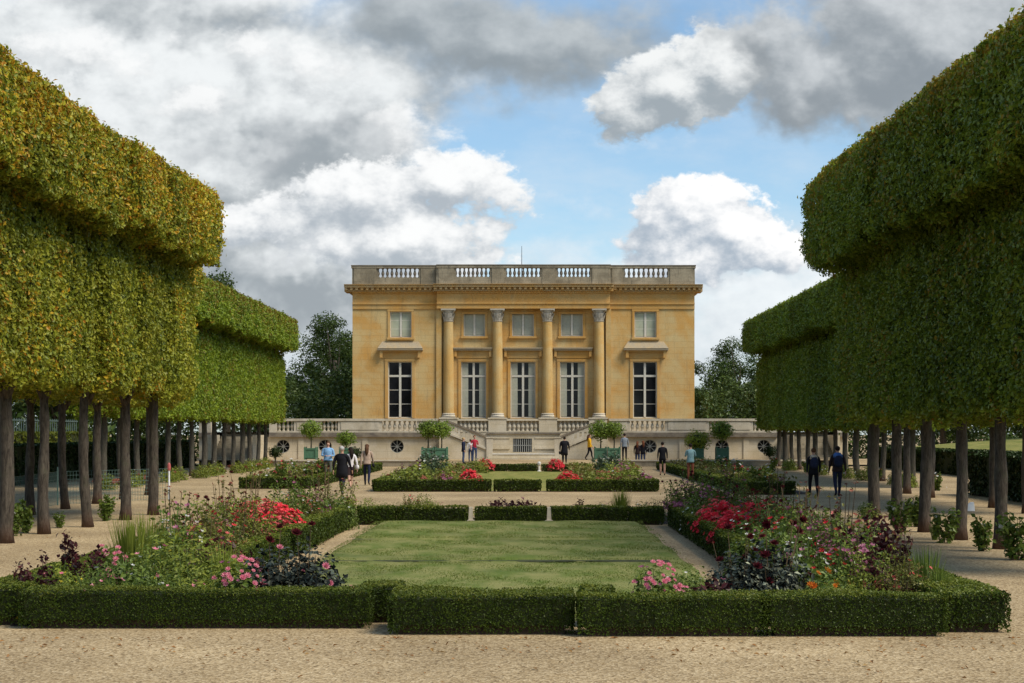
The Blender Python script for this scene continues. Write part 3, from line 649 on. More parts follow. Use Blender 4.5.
def wild_trunk(cs, seed, r=.35, zt=7.5):
    m = MB(); m.tube([(0,0,0), (.1,.05,2.5), (0,.1,5), (.1,0,zt)], [r*1.25, r, r*.8, r*.5], 9)
    for c, q in cs[:9]:
        m.tube([(0,0,zt*.45), tuple(np.array([0,0,zt*.45])*.5+np.array(c)*.5+np.array([0,0,.4])), tuple(c)], [r*.45, r*.25, r*.08], 6)
    return m.mesh('trunk', [M['bark']], smooth=True)
WT = []
for i in range(4):
    cm, cs = wild_crown(500+i, M['wood_leaf'], 17000, .25, 4.4, 5.4, 7.8, 26); WT.append((cm, wild_trunk(cs, i)))
cm, cs = wild_crown(510, M['wood_leaf2'], 13000, .23, 4.2, 4.2, 6.0); WT.append((cm, wild_trunk(cs, 7, .3, 5)))
# open-crowned tree with feathery outline
cm, cs = wild_crown(520, M['wood_leaf'], 17000, .24, 4.2, 6.4, 9.8, 34); WT.append((cm, wild_trunk(cs, 8, .38, 10)))
wt_list = [  # px, depth, height of top row, kind, width scale, label
 (336, 146, 303, 5, 1.0, 'tall open-crowned tree standing just left of the house'),
 (312, 150, 345, 0, .9, 'dark tree left of the tall one beside the house'),
 (352, 160, 330, 2, 1.0, 'dark tree half hidden behind the left corner of the house'),
 (292, 140, 378, 4, .8, 'lighter bushy tree at the end of the left avenue'),
 (322, 138, 385, 4, .8, 'lighter bushy tree behind the left terrace balustrade'),
 (262, 150, 372, 1, 1.0, 'dark tree behind the end of the left avenue'),
 (228, 120, 258, 5, .8, 'thin-branched tree rising above the left avenue'),
 (242, 170, 340, 2, 1.1, 'dark tree deep behind the left avenue'),
 (740, 150, 330, 5, 1.0, 'tall dark tree right of the house beside the avenue'),
 (712, 148, 352, 0, .85, 'dark tree just right of the house'),
 (700, 136, 385, 2, .7, 'bushy tree behind the right terrace balustrade'),
 (728, 138, 375, 4, .75, 'lighter tree between the house and the right avenue'),
 (770, 150, 355, 1, 1.0, 'dark tree hidden behind the end of the right avenue'),
]
for px, d, top, k, ws, lb in wt_list:
    ht = gz(top, d); base = {5: 16.0, 4: 10.3}.get(k, 13.2); s_ = ht/base
    t = empty('broadleaf_tree', (gx(px, d), d, 0), lb, 'tree', 'woodland trees behind the garden', px*.7)
    link('trunk', WT[k][1], t, scale=(s_*ws, s_*ws, s_)); link('crown', WT[k][0], t, scale=(s_*ws, s_*ws, s_))
far = [(-33, 50), (-34, 60), (-35, 71), (-33, 83), (-36, 95), (-32, 108), (-30, 122), (38, 52), (39, 63), (38, 75), (37, 87), (36, 99), (35, 112), (32, 124)]
for i, (x_, y_) in enumerate(far):
    sd_ = 'left' if x_ < 0 else 'right'
    t = empty('broadleaf_tree', (x_, y_, 0), '%s dark woodland tree seen between the trunks of the %s avenue' % (ORD[i % 7], sd_), 'tree', 'woodland trees beyond the %s avenue' % sd_, i*1.1)
    s_ = .62 + .05*(i % 3); k = (0, 1, 2, 3)[i % 4]
    link('trunk', WT[k][1], t, scale=s_); link('crown', WT[k][0], t, scale=(s_*1.35, s_*1.35, s_*.95))
# dense undergrowth below the woods
m = MB()
for (x0, x1, y0, y1, hh) in ((-45, -30, 40, 140, 4.5), (34.5, 48, 30, 140, 2.6), (-40, -14, 128, 134, 8.0), (14, 40, 128, 134, 8.0)):
    n = int((x1-x0)*(y1-y0)*(110 if hh > 7 else 5)); P = np.stack([RNG.uniform(x0, x1, n), RNG.uniform(y0, y1, n), RNG.uniform(0, hh, n)], 1)
    P[:, 2] *= .8+.3*np.sin(P[:, 0]*.7)*np.sin(P[:, 1]*.5); m.addq(leaves(P, np.array([[0, -.3, 1.0]])*np.ones((n, 1)), .32 if hh > 7 else .6, .8), 0)
tag(m.build('undergrowth', [M['wood_leaf']]), 'dense dark undergrowth beneath the woodland trees', 'undergrowth', kind='stuff')

# ------------------------------------------------------------------ the house
HD = 109.6                              # depth of the front wall
def bx(px): return gx(px, HD)
def bz(py): return gz(py, HD)
house = empty('country_house', (X0, HD, 0), 'square ochre stone neoclassical house with four columns and a balustraded roof', 'house')
CX = bx(523.5)
ZW = 2.2                                # terrace floor
zt_wall = bz(309); z_ent0, z_ent1 = bz(309), bz(292); zc0, zc1 = bz(292), bz(286)
# side windows and centre windows openings: (x0,x1,z0,z1)
low_side = [(388, 412), (633, 657)]; low_mid = [(461, 486), (510.5, 535.5), (560, 585)]
up_side = [(390, 411.5), (634.5, 656.5)]; up_mid = [(463.5, 485), (512, 534), (561, 583)]
def wall_with_holes(mb, xa, xb, za, zb, y0, y1, holes):
    xs = sorted({xa, xb} | {h[0] for h in holes} | {h[1] for h in holes}); zs = sorted({za, zb} | {h[2] for h in holes} | {h[3] for h in holes})
    for i in range(len(xs)-1):
        run = None
        for j in range(len(zs)-1):
            cx_, cz = (xs[i]+xs[i+1])/2, (zs[j]+zs[j+1])/2
            hole = any(h[0] < cx_ < h[1] and h[2] < cz < h[3] for h in holes)
            if not hole:
                run = (zs[j] if run is None else run[0], zs[j+1]) if run else (zs[j], zs[j+1])
            if hole or j == len(zs)-2:
                if run: mb.box(xs[i], xs[i+1], y0, y1, run[0], run[1]); run = None
zl0, zl1, zu0, zu1 = bz(418), bz(361.5), bz(337.5), bz(311.5)
xl, xr = bx(352.5), bx(694.5); ml, mr = bx(440), bx(607)
m = MB()
hs = [(bx(a), bx(c), zl0, zl1) for a, c in low_side] + [(bx(a), bx(c), zu0, zu1) for a, c in up_side]
hm = [(bx(a), bx(c), zl0, zl1) for a, c in low_mid] + [(bx(a), bx(c), bz(336), bz(313)) for a, c in up_mid]
wall_with_holes(m, xl, ml-.002, ZW, z_ent0, HD, HD+.5, [h for h in hs if h[1] < ml])
wall_with_holes(m, mr+.002, xr, ZW, z_ent0, HD, HD+.5, [h for h in hs if h[0] > mr])
wall_with_holes(m, ml, mr, bz(419), z_ent0, HD+.25, HD+.75, hm)
m.box(xl, xl+.5, HD+.502, HD+24, 0, z_ent0); m.box(xr-.5, xr, HD+.502, HD+24, 0, z_ent0); m.box(xl+.502, xr-.502, HD+23.5, HD+24, 0, z_ent0)
m.box(xl+.51, xr-.51, HD+3.2, HD+3.3, 0, z_ent0-.1)
wall = m.build('wall', M['ochre'], house)
m = MB()
for a, c in ((xl-.06, bx(437)), (bx(610), xr+.06)): m.box(a, c, HD-.09, HD-.004, ZW, bz(419.2))
m.build('basement_course', M['pale_stone'], house)
m = MB(); m.box(xl+.3, xr-.3, HD+.8, HD+23.4, z_ent1, z_ent1+.25); m.build('roof', M['lead'], house)
# entablature: architrave, frieze, cornice
m = MB()
def ent(xa, xb, y):
    m.box(xa, xb, y-.06, y+.6, z_ent0, bz(304.5)); m.box(xa, xb, y-.14, y+.6, bz(304.5)+.002, bz(302.8)); m.box(xa, xb, y, y+.6, bz(302.8)+.002, bz(293.6)); m.box(xa, xb, y-.13, y+.6, bz(293.6)+.002, z_ent1)
ent(xl, bx(437), HD-.03); ent(bx(610), xr, HD-.03); ent(bx(437.2), bx(609.8), HD-.42)
m.box(xl-.02, xl+.58, HD+.60, HD+24.05, z_ent0, z_ent1); m.box(xr-.58, xr+.02, HD+.60, HD+24.05, z_ent0, z_ent1); m.box(xl+.6, xr-.6, HD+23.45, HD+24.05, z_ent0, z_ent1)
m.build('frieze', M['ochre_plain'], house)
m = MB(); e = .52
def corn(xa, xb, ya):
    m.box(xa, xb, ya-e*.55, HD+1.2, z_ent1+.002, z_ent1+.10); m.box(xa, xb, ya-e, HD+1.2, z_ent1+.27, z_ent1+.45); m.box(xa-.0, xb+.0, ya-e-.09, HD+1.2, z_ent1+.452, zc1+.07)
    m.box(xa, xb, ya-e*.5, HD+1.2, z_ent1+.102, z_ent1+.268)
corn(xl-e, bx(434), HD-.03); corn(bx(613), xr+e, HD-.03); corn(bx(434)+.002, bx(613)-.002, HD-.42)
m.box(xl-e-.05, xl+1, HD+1.202, HD+24.5, z_ent1+.27, zc1+.07); m.box(xr-1, xr+e+.05, HD+1.202, HD+24.5, z_ent1+.27, zc1+.07); m.box(xl+1.01, xr-1.01, HD+23, HD+24.5, z_ent1+.27, zc1+.07)
cor = m.build('cornice', M['cornice'], house)
m = MB(); x = xl-e+.05
while x < xr+e-.1:
    y = HD-.42 if bx(434) < x < bx(613) else HD-.03
    m.box(x, x+.17, y-e+.06, y-e*.5-.002, z_ent1+.11, z_ent1+.268); x += .36
for sx, xe in ((-1, xl), (1, xr)):
    for k in range(40): m.box(xe+sx*.26, xe+sx*(e-.06), HD+1.3+k*.55, HD+1.5+k*.55, z_ent1+.08, z_ent1+.268)
m.build('modillions', M['cornice'], cor)
# columns
def column(px):
    cx_ = bx(px); y = HD-.02
    m = MB(); z0, z1 = bz(416), bz(322)
    prof = [(.375, 0), (.375, .3)] + [(.375-.05*((t/8)**1.6), .3+(z1-z0-.3)*t/8) for t in range(9)]
    m.lathe(prof, cx_, y, z0, 20)
    c = m.build('column', M['column'], house, smooth=False)
    m = MB(); m.box(cx_-.47, cx_+.47, y-.47, y+.27, bz(419)+.0, bz(419)+.14); m.lathe([(.46,.142),(.48,.2),(.44,.26),(.42,.3),(.45,.35),(.40,.40)], cx_, y, bz(419), 20)
    m.build('base', M['pale_plain'], c)
    m = MB(); zc = bz(322); hc = bz(309)-zc-.004
    m.lathe([(.335,0),(.37,.04),(.335,.07),(.33,.4*hc),(.36,.65*hc),(.46,.86*hc)], cx_, y, zc, 16)
    for ring, (r0, h0, h1, n, tw) in enumerate(((.36, .06, .38, 8, 0), (.38, .30, .66, 8, .4), (.42, .55, .86, 4, .785))):
        for k in range(n):
            a = 2*math.pi*k/n + tw; ca, sa = math.cos(a), math.sin(a); w_ = .10 if ring < 2 else .07
            def P_(r, t, z): return (cx_+r*ca-t*sa, y+r*sa+t*ca, zc+z*hc)
            ex = .10 if ring < 2 else .22
            v = [P_(r0-.03,-w_,h0),P_(r0-.03,w_,h0),P_(r0+.04,w_*.9,(h0+h1)/2),P_(r0+.04,-w_*.9,(h0+h1)/2),P_(r0+ex,w_*.5,h1),P_(r0+ex,-w_*.5,h1),P_(r0+ex,0,h1-.09)]
            m.add(v, [(0,1,2,3),(3,2,4,5),(5,4,6)])
    pts = [(.52,.52,0)]
    m.box(cx_-.50, cx_+.50, y-.46, y+.3, zc+.88*hc, zc+hc)
    m.build('capital', M['capital'], c)
for px in (448.5, 497.5, 547.5, 599): column(px)
for px in (439, 608.5):    # flat pilaster strips closing the centre bay
    m = MB(); m.box(bx(px)-.18, bx(px)+.18, HD-.12, HD-.003, bz(419), z_ent0-.003); m.build('pilaster', M['column'], house)
# windows
def window(x0, x1, z0, z1, y, kind):
    w_ = x1-x0; cx_ = (x0+x1)/2; fr = .07
    m = MB(); m.box(x0, x0+fr, y, y+.1, z0, z1); m.box(x1-fr, x1, y, y+.1, z0, z1); m.box(x0+fr+.001, x1-fr-.001, y, y+.1, z1-fr, z1); m.box(x0+fr+.001, x1-fr-.001, y, y+.1, z0, z0+fr)
    m.box(cx_-.075, cx_+.075, y-.03, y+.09, z0+fr+.001, z1-fr-.001)
    if kind.startswith('low'):
        zt = z0+(z1-z0)*.745; m.box(x0+fr+.001, x1-fr-.001, y-.02, y+.095, zt-.07, zt+.07)
        bars = [z0+(zt-z0)*k/3 for k in (1, 2)]
    elif kind == 'upside': bars = [z0+(z1-z0)*k/3 for k in (1, 2)]
    else: bars = []
    for q in bars: m.box(x0+fr+.001, x1-fr-.001, y+.015, y+.08, q-.018, q+.018)
    wn = m.build('window', M['wood_white'], house)
    m = MB(); m.box(x0+.03, x1-.03, y+.045, y+.055, z0+.03, z1-.03)
    m.build('pane', M['glass_dark'] if kind.startswith('low') else M['glass_pale'], wn)
    if kind == 'lowmid':
        m = MB(); sw = w_*.24
        for (a, c) in ((x0+fr+.005, x0+fr+sw), (x1-fr-sw, x1-fr-.005)):
            for (p, q) in ((z0+.1, zt-.085), (zt+.085, z1-.1)): m.box(a, c, y+.022, y+.04, p, q)
        m.build('shutter', M['shutter'], wn)
    if kind == 'upmid':
        m = MB(); m.box(x0+fr+.01, cx_-.09, y+.02, y+.04, z0+.1, z1-.1); m.box(cx_+.09, x1-fr-.01, y+.02, y+.04, z0+.1, z1-.1); m.build('shutter', M['shutter'], wn)
    if kind == 'upside':
        m = MB(); m.box(x0+fr+.01, cx_-.09, y+.02, y+.04, z0+.1, z1-.1); m.box(cx_+.09, x1-fr-.01, y+.02, y+.04, z0+.1, z1-.1); m.build('blind', M['blind'], wn)
    return wn
def surround(x0, x1, z0, z1, yw, t=.17, sill=True):
    m = MB(); p = .07
    m.box(x0-t, x0-.002, yw-p, yw-.002, z0, z1); m.box(x1+.002, x1+t, yw-p, yw-.002, z0, z1); m.box(x0-t-.02, x1+t+.02, yw-p-.01, yw-.002, z1+.002, z1+t)
    if sill: m.box(x0-t-.05, x1+t+.05, yw-.17, yw-.002, z0-.15, z0-.003)
    return m.build('surround', M['ochre_plain'], house)
for a, c in low_side:
    window(bx(a), bx(c), zl0, zl1, HD+.16, 'lowside'); surround(bx(a), bx(c), zl0, zl1, HD, .2, False)
for a, c in low_mid:
    window(bx(a), bx(c), zl0, zl1, HD+.42, 'lowmid'); surround(bx(a), bx(c), zl0, zl1, HD+.25, .19, False)
for a, c in up_side:
    window(bx(a), bx(c), zu0, zu1, HD+.16, 'upside'); surround(bx(a), bx(c), zu0, zu1, HD, .15)
for a, c in up_mid:
    window(bx(a), bx(c), bz(336), bz(313), HD+.42, 'upmid'); surround(bx(a), bx(c), bz(336), bz(313)-.05, HD+.25, .15)
# hoods
for xa, xb in ((378, 423), (623.5, 668)):
    m = MB(); x0_, x1_ = bx(xa), bx(xb); z0_ = bz(350.5)
    m.box(x0_, x1_, HD-.42, HD-.003, z0_, z0_+.13)
    m.add([(x0_,HD-.46,z0_+.132),(x1_,HD-.46,z0_+.132),(x1_,HD-.003,z0_+.132),(x0_,HD-.003,z0_+.132),(x0_+.3,HD-.003,z0_+.62),(x1_-.3,HD-.003,z0_+.62)], [(0,1,5,4),(0,4,3),(1,2,5),(0,3,2,1)])
    h_ = m.build('window_hood', M['hood'], house)
    m = MB(); m.box(x0_+.12, x1_-.12, HD-.2, HD-.003, z0_-.14, z0_-.002); m.box(x0_+.2, x1_-.2, HD-.08, HD-.003, bz(358), z0_-.142)
    for s_ in (x0_+.14, x1_-.34): m.box(s_, s_+.2, HD-.30, HD-.202, z0_-.5, z0_-.002)
    m.build('console', M['ochre_plain'], h_)
for xa, xb in ((454, 492), (504, 542.5), (554, 592)):
    m = MB(); x0_, x1_ = bx(xa), bx(xb); z0_ = bz(350.5); yw = HD+.25
    m.box(x0_, x1_, yw-.35, yw-.003, z0_, z0_+.12); m.box(x0_-.04, x1_+.04, yw-.42, yw-.003, z0_+.122, z0_+.2); h_ = m.build('window_hood', M['hood'], house)
    m = MB(); m.box(x0_+.15, x1_-.15, yw-.1, yw-.003, bz(358), z0_-.002)
    for s_ in (x0_+.02, x1_-.2): m.box(s_, s_+.17, yw-.28, yw-.003, z0_-.42, z0_-.002)
    m.build('console', M['ochre_plain'], h_)
# roof balustrade
zb0, zb1 = zc1+.072, bz(266.6)
BPROF = [(.10,0),(.10,.05),(.06,.08),(.075,.14),(.115,.24),(.11,.30),(.06,.44),(.045,.50),(.07,.53),(.05,.56),(.09,.585),(.09,.62)]
bal = MB().lathe([(r*.98, z) for r, z in BPROF], 0, 0, 0, 8).mesh('baluster', [M['ledge']])
m = MB(); yb = HD-.12; zr0, zr1 = bz(277.8), bz(268.6)
groups = [(378.5, 419.5, 9), (456, 490.5, 8), (506, 540.5, 8), (557, 590, 8), (624, 668, 9)]
m.box(xl, bx(437), yb-.16, yb+.16, zb0, zr0); m.box(bx(437)+.002, bx(610)-.002, yb-.5, yb-.1, zb0, zr0); m.box(bx(610), xr, yb-.16, yb+.16, zb0, zr0)
m.box(xl-.05, bx(437)-.002, yb-.22, yb+.22, zr1, zb1+.02); m.box(bx(437), bx(610), yb-.57, yb-.05, zr1, zb1+.02); m.box(bx(610)+.002, xr+.05, yb-.22, yb+.22, zr1, zb1+.02)
segs = [(352.6, 378.5), (419.5, 436.8), (437.2, 456), (490.5, 506), (540.5, 557), (590, 609.8), (610.2, 624), (668, 694.4)]
for a, c in segs:
    yy = yb-.34 if 437 < (a+c)/2 < 610 else yb
    m.box(bx(a), bx(c), yy-.15, yy+.15, zr0+.002, zr1-.002)
    if c-a > 12: m.box(bx(a)+.12, bx(c)-.12, yy-.20, yy-.152, zb0+.0, zr1-.003)
for xe in (xl, xr-.3):      # side and back runs
    m.box(xe, xe+.3, HD+.12, HD+24, zb0, zb0+.45); m.box(xe-.04, xe+.34, HD+.12, HD+24, zr1, zb1-.01)
    for k in range(7): m.box(xe+.01, xe+.29, HD+.2+k*3.9, HD+1.1+k*3.9, zb0+.452, zr1-.002)
m.box(xl+.4, xr-.4, HD+23.7, HD+24, zb0, zb0+.45); m.box(xl+.4, xr-.4, HD+23.66, HD+24.04, zr1, zb1-.01)
for k in range(9): m.box(xl+.5+k*2.75, xl+1.3+k*2.75, HD+23.7, HD+24, zb0+.452, zr1-.002)
rb = m.build('roof_balustrade', M['grey_stone'], house)
m = MB(); zq = zb1+.024
m.box(xl-.07, bx(437)-.02, yb-.25, yb+.24, zq, zq+.05); m.box(bx(437)-.018, bx(610)+.018, yb-.60, yb-.02, zq, zq+.055); m.box(bx(610)+.02, xr+.07, yb-.25, yb+.24, zq, zq+.05); m.build('coping', M['ledge'], rb)
for a, c, n in groups:
    yy = yb-.34 if 437 < (a+c)/2 < 610 else yb
    for k in range(n+1):
        place('baluster', bal, rb, (bx(a + (c-a)*k/n), yy, zr0), scale=(.98, 1.0, (zr1-zr0)/.62))
m = MB(); m.tube([(bx(521.5), HD+3, z_ent1), (bx(521.5), HD+3, bz(241))], [.035, .015], 6); m.build('lightning_rod', M['iron'], house)
# side facade mouldings that show in outline on the right and left
for sx, xe in ((1, xr), (-1, xl)):
    m = MB()
    for yy in (HD+4.2, HD+8.6, HD+13, HD+17.5):
        m.box(xe+sx*.003, xe+sx*.16, yy-.4, yy+.4, ZW, bz(322)); m.box(xe+sx*.003, xe+sx*.34, yy-.5, yy+.5, bz(322)+.002, z_ent0-.003)
    m.build('side_pilasters', M['column'], house)

# ------------------------------------------------------------------ terrace wall in front of the house
TD = 107.0
def tx(px): return gx(px, TD)
def tz(py): return gz(py, TD)
PZ = .40                                  # raised gravel walk
terr = empty('terrace_wall', (X0, TD, 0), 'long pale stone terrace wall with balustrade and round windows below the house', 'terrace wall')
TC = tx(523.5)
def sym(a, c): return [(tx(a), tx(c)), (2*TC-tx(c), 2*TC-tx(a))]
m = MB()
ocs = [397, 325, 283]; ro = .45; zo = tz(446.3)
circles = []
for px in ocs: circles += [tx(px), 2*TC-tx(px)]
holes = [(c-.62, c+.62, zo-.62, zo+.62) for c in circles]
xa, xb = TC-21.7, TC+21.7; st0, st1 = 17.3, 20.6
gate = [(TC-st1, TC-st0, PZ, 3.3), (TC+st0, TC+st1, PZ, 3.3)]; ztw = tz(437)
wall_with_holes(m, xa, xb, 0, tz(437), TD, TD+.6, holes + [(a, c, 0, ztw) for a, c, _, _ in gate])
for c in circles:                         # square plates with a round hole
    n = 24; v = []
    for k in range(n):
        a = 2*math.pi*k/n; sx = max(abs(math.cos(a)), abs(math.sin(a)))
        v += [(c+.62*math.cos(a)/sx, TD, zo+.62*math.sin(a)/sx), (c+ro*math.cos(a), TD, zo+ro*math.sin(a)), (c+ro*math.cos(a), TD+.3, zo+ro*math.sin(a))]
    m.add(v, [(3*k, 3*((k+1)%n), 3*((k+1)%n)+1, 3*k+1) for k in range(n)] + [(3*k+1, 3*((k+1)%n)+1, 3*((k+1)%n)+2, 3*k+2) for k in range(n)])
def flank(a, c):                           # split symmetric runs round the stair openings
    out = []
    for x0_, x1_ in ((xa, TC-st1-.3), (TC-st0+.3, TC-5.7), (TC+5.7, TC+st0-.3), (TC+st1+.3, xb)): out.append((x0_, x1_))
    return out
runs = flank(0, 0)
for px in (440, 365, 301, 262): 
    for s_ in (-1, 1):
        cx_ = TC + s_*(523.5-px)*TD/F; m.box(cx_-.18, cx_+.18, TD-.07, TD-.002, PZ, tz(437)-.002)
m.box(TC-5.65, TC+5.65, TD+.602, HD-.002, 0, 2.2); m.box(xa, TC-5.66, TD+.602, HD+20, 0, 2.18) if False else None
body = m.build('wall', M['pale_stone'], terr)
sheet('terrace_floor', xa, xb, TD+.3, HD+26, 2.2, M['gravel'])
m = MB(); m.box(xa, xa+.4, TD+.61, HD+26, 0, 2.19); m.box(xb-.4, xb, TD+.61, HD+26, 0, 2.19); m.build('side_wall', M['pale_stone'], terr)
m = MB()
for x0_, x1_ in runs + [(TC-5.69, TC+5.69)]: 
    m.box(x0_, x1_, TD-.22, TD+.6, tz(437)+.002, tz(435)); m.box(x0_, x1_, TD-.12, TD+.6, tz(435)+.002, tz(432.6))
m.build('ledge', M['ledge'], terr)
# parapet
m = MB(); zp0, zp1, zp2, zp3 = tz(432.6)+.004, tz(431), tz(421), tz(418.6)
tb = MB().lathe([(r*.95, z) for r, z in BPROF], 0, 0, 0, 8).mesh('baluster', [M['pale_plain']])
tg = [(382, 417), (322, 338), (277, 294), (229, 246)]
bruns = []
for a, c in tg:
    bruns += sym(a, c)
for x0_, x1_ in runs:
    m.box(x0_, x1_, TD-.06, TD+.34, zp0, zp1); m.box(x0_, x1_, TD-.12, TD+.40, zp2, zp3)
    inside = sorted([b_ for b_ in bruns if b_[0] > x0_-.01 and b_[1] < x1_+.01]); cur = x0_
    for q in inside + [(x1_, x1_)]:
        if q[0] - cur > .05:
            m.box(cur, q[0], TD-.04, TD+.32, zp1+.002, zp2-.002)
            if q[0]-cur > 1.4: m.box(cur+.2, q[0]-.2, TD-.075, TD-.042, zp1+.08, zp2-.08)
        cur = q[1]
par = m.build('parapet', M['pale_plain'], terr)
for x0_, x1_ in bruns:
    if not any(x0_ > r_[0]-.01 and x1_ < r_[1]+.01 for r_ in runs): continue
    n = max(4, int((x1_-x0_)/.30))
    for k in range(n): place('baluster', tb, par, (x0_+(x1_-x0_)*(k+.5)/n, TD+.14, zp1), scale=(1.1, 1.1, (zp2-zp1)/.62))
# centre: pedestals, panels of blind balusters, grille
m = MB()
yc = TD-.3; sb = [(440, 457.5), (488.5, 506.5), (539, 557), (589, 607)]
for a, c in sb: m.box(tx(a), tx(c), yc, yc+.9, tz(432.4), tz(419)); m.box(tx(a)-.04, tx(c)+.04, yc-.05, yc+.95, tz(419)+.002, tz(417.6))
for a, c in ((457.5, 488.5), (506.5, 539), (557, 589)):
    m.box(tx(a), tx(c), yc+.28, yc+.9, tz(432.4), tz(418.8)); m.box(tx(a)+.002, tx(c)-.002, yc-.02, yc+.277, tz(420.8), tz(418.9)); m.box(tx(a)+.002, tx(c)-.002, yc+.04, yc+.277, tz(432.4), tz(431))
gr0, gr1, gzb, gzt = tx(513), tx(532), tz(452), tz(438.5)
m.box(tx(487), gr0, yc-.25, TD-.24, PZ, tz(434)); m.box(gr1, tx(560), yc-.25, TD-.24, PZ, tz(434)); m.box(gr0, gr1, yc-.25, TD-.24, gzt, tz(434)); m.box(gr0, gr1, yc-.25, TD-.24, PZ, gzb)
for a, c in ((490, 510), (535, 557)): m.box(tx(a), tx(c), yc-.32, yc-.252, tz(449), tz(447.2)); m.box(tx(a), tx(c), yc-.30, yc-.252, tz(438.4), tz(437))
m.box(tx(440), tx(487)-.002, TD-.24+.0, TD-.002, PZ, tz(433)); m.box(tx(560)+.002, tx(607), TD-.24, TD-.002, PZ, tz(433))
ctr = m.build('centre_block', M['pale_stone'], terr)
for a, c in ((459, 487.5), (507.5, 538), (558.5, 588)):
    for k in range(7): place('baluster', tb, ctr, (tx(a+(c-a)*(k+.5)/7), yc+.16, tz(431)), scale=(1.15, .9, (tz(420.8)-tz(431))/.62))
m = MB(); m.box(tx(487)-.05, tx(560)+.05, yc-.36, yc-.003, tz(434)+.002, tz(432.5)); m.build('band', M['ledge'], terr)
m = MB(); m.box(gr0+.01, gr1-.01, TD-.39, TD-.37, gzb+.01, gzt-.01); gp = m.build('cellar_window', M['glass_dark'], terr)
m = MB()
for k in range(9): xx = gr0 + (gr1-gr0)*(k+.5)/9; m.box(xx-.025, xx+.025, yc-.21, yc-.17, gzb, gzt)
m.box(gr0, gr1, yc-.22, yc-.16, (gzb+gzt)/2-.02, (gzb+gzt)/2+.02); m.build('grille', M['iron_pale'], gp)
for c in circles:
    m = MB(); m.lathe([(ro, 0), (ro, .02)], 0, 0, 0, 24); v = m.v[0].copy(); m.v[0] = np.stack([c+v[:, 0], TD+.22+v[:, 2], zo+v[:, 1]], 1)
    rw = m.build('round_window', M['glass_dark'], terr)
    m = MB()
    for k in range(8):
        a = math.pi*k/8*2; ca, sa = math.cos(a), math.sin(a)
        m.add([(c+ca*.05-sa*.022, TD+.16, zo+sa*.05+ca*.022), (c+ca*.05+sa*.022, TD+.16, zo+sa*.05-ca*.022), (c+ca*ro+sa*.022, TD+.16, zo+sa*ro-ca*.022), (c+ca*ro-sa*.022, TD+.16, zo+sa*ro+ca*.022)], [(0,1,2,3)])
    for r0, r1 in ((.0, .10), (ro-.045, ro-.003)):
        n = 24; v = []
        for k in range(n):
            a = 2*math.pi*k/n; v += [(c+r0*math.cos(a), TD+.155, zo+r0*math.sin(a)), (c+r1*math.cos(a), TD+.155, zo+r1*math.sin(a))]
        m.add(v, [(2*k, 2*k+1, 2*((k+1)%n)+1, 2*((k+1)%n)) for k in range(n)])
    m.build('window_bars', M['iron_pale'], rw)
# double garden stair
stair = empty('garden_staircase', (TC, 105.5, 0), 'double stone stair with pierced sloping parapets descending to the centre', 'staircase')
SDp = 105.4
def sx_(px): return gx(px, SDp)
def sz(py): return gz(py, SDp)
SC = sx_(523.5)
for s_ in (-1, 1):
    def X(px): return SC + s_*(-1)*(sx_(523.5)-sx_(px)) * (1 if s_ == 1 else -1) * (1)
    def XX(px):                      # px given for the left side, mirrored for the right
        d = sx_(523.5)-sx_(px); return SC - d if s_ == -1 else SC + d
    n = 9; m = MB(); x_hi, x_lo = XX(452), XX(486); zhi, zlo = 2.2, .85
    for k in range(n):
        xa_ = x_hi + (x_lo-x_hi)*k/n; xb_ = x_hi + (x_lo-x_hi)*(k+1)/n
        m.box(min(xa_, xb_)+.001, max(xa_, xb_)-.001, SDp+.26, TD-.56, PZ, zhi-(zhi-zlo)*(k+.5)/n)
    m.box(min(XX(440), x_hi), max(XX(440), x_hi)-.002, SDp+.26, TD-.56, PZ, 2.2)
    m.build('steps', M['pale_plain'], stair)
    pts = [(XX(439), PZ), (XX(487.5), PZ), (XX(487.5), sz(449)), (XX(470), sz(444.5)), (XX(447), sz(434)), (XX(439), sz(434))]
    m = MB(); m.prism_xz(pts, SDp+.04, SDp+.25); m.build('stair_wall', M['pale_stone'], stair)
    m = MB()   # stringer + parapet with holes
    lo = [(XX(444), sz(432.8)), (XX(487.8), sz(451))]; 
    def para(f0, f1, z_a, z_b, y0, y1, mb):
        xA, xB = XX(446+(487-446)*f0), XX(446+(487-446)*f1)
        def base(f): return sz(433.5) + (sz(450)-sz(433.5))*f
        mb.prism_xz([(xA, base(f0)+z_a), (xB, base(f1)+z_a), (xB, base(f1)+z_b), (xA, base(f0)+z_b)], y0, y1)
    para(0, 1, .0, .14, SDp-.06, SDp+.3, m); para(0, 1, .14, .34, SDp, SDp+.25, m); para(0, 1, .62, .80, SDp, SDp+.25, m)
    for f0, f1 in ((0, .22), (.29, .35), (.41, .47), (.53, .59), (.65, 1)): para(f0, f1, .34, .62, SDp, SDp+.25, m)
    m.build('sloping_parapet', M['pale_plain'], stair)
    m = MB(); para(0, 1, .80, .93, SDp-.07, SDp+.32, m); m.build('handrail', M['ledge'], stair)
    m = MB(); xp = XX(489.5); m.box(xp-.2, xp+.2, SDp-.1, SDp+.35, PZ, sz(438)); m.box(xp-.24, xp+.24, SDp-.14, SDp+.39, sz(438)+.002, sz(437)); m.build('end_pier', M['pale_plain'], stair)
m = MB()
m.box(sx_(491), sx_(556), SDp-.05, TD-.6, PZ-.1, .72)
for k in range(2): m.box(sx_(488-2*k), sx_(559+2*k), SDp-.4-.35*k, SDp-.052-.35*k, PZ-.1, .60-.10*k)
l_ = m.build('landing', M['pale_stone'], stair)
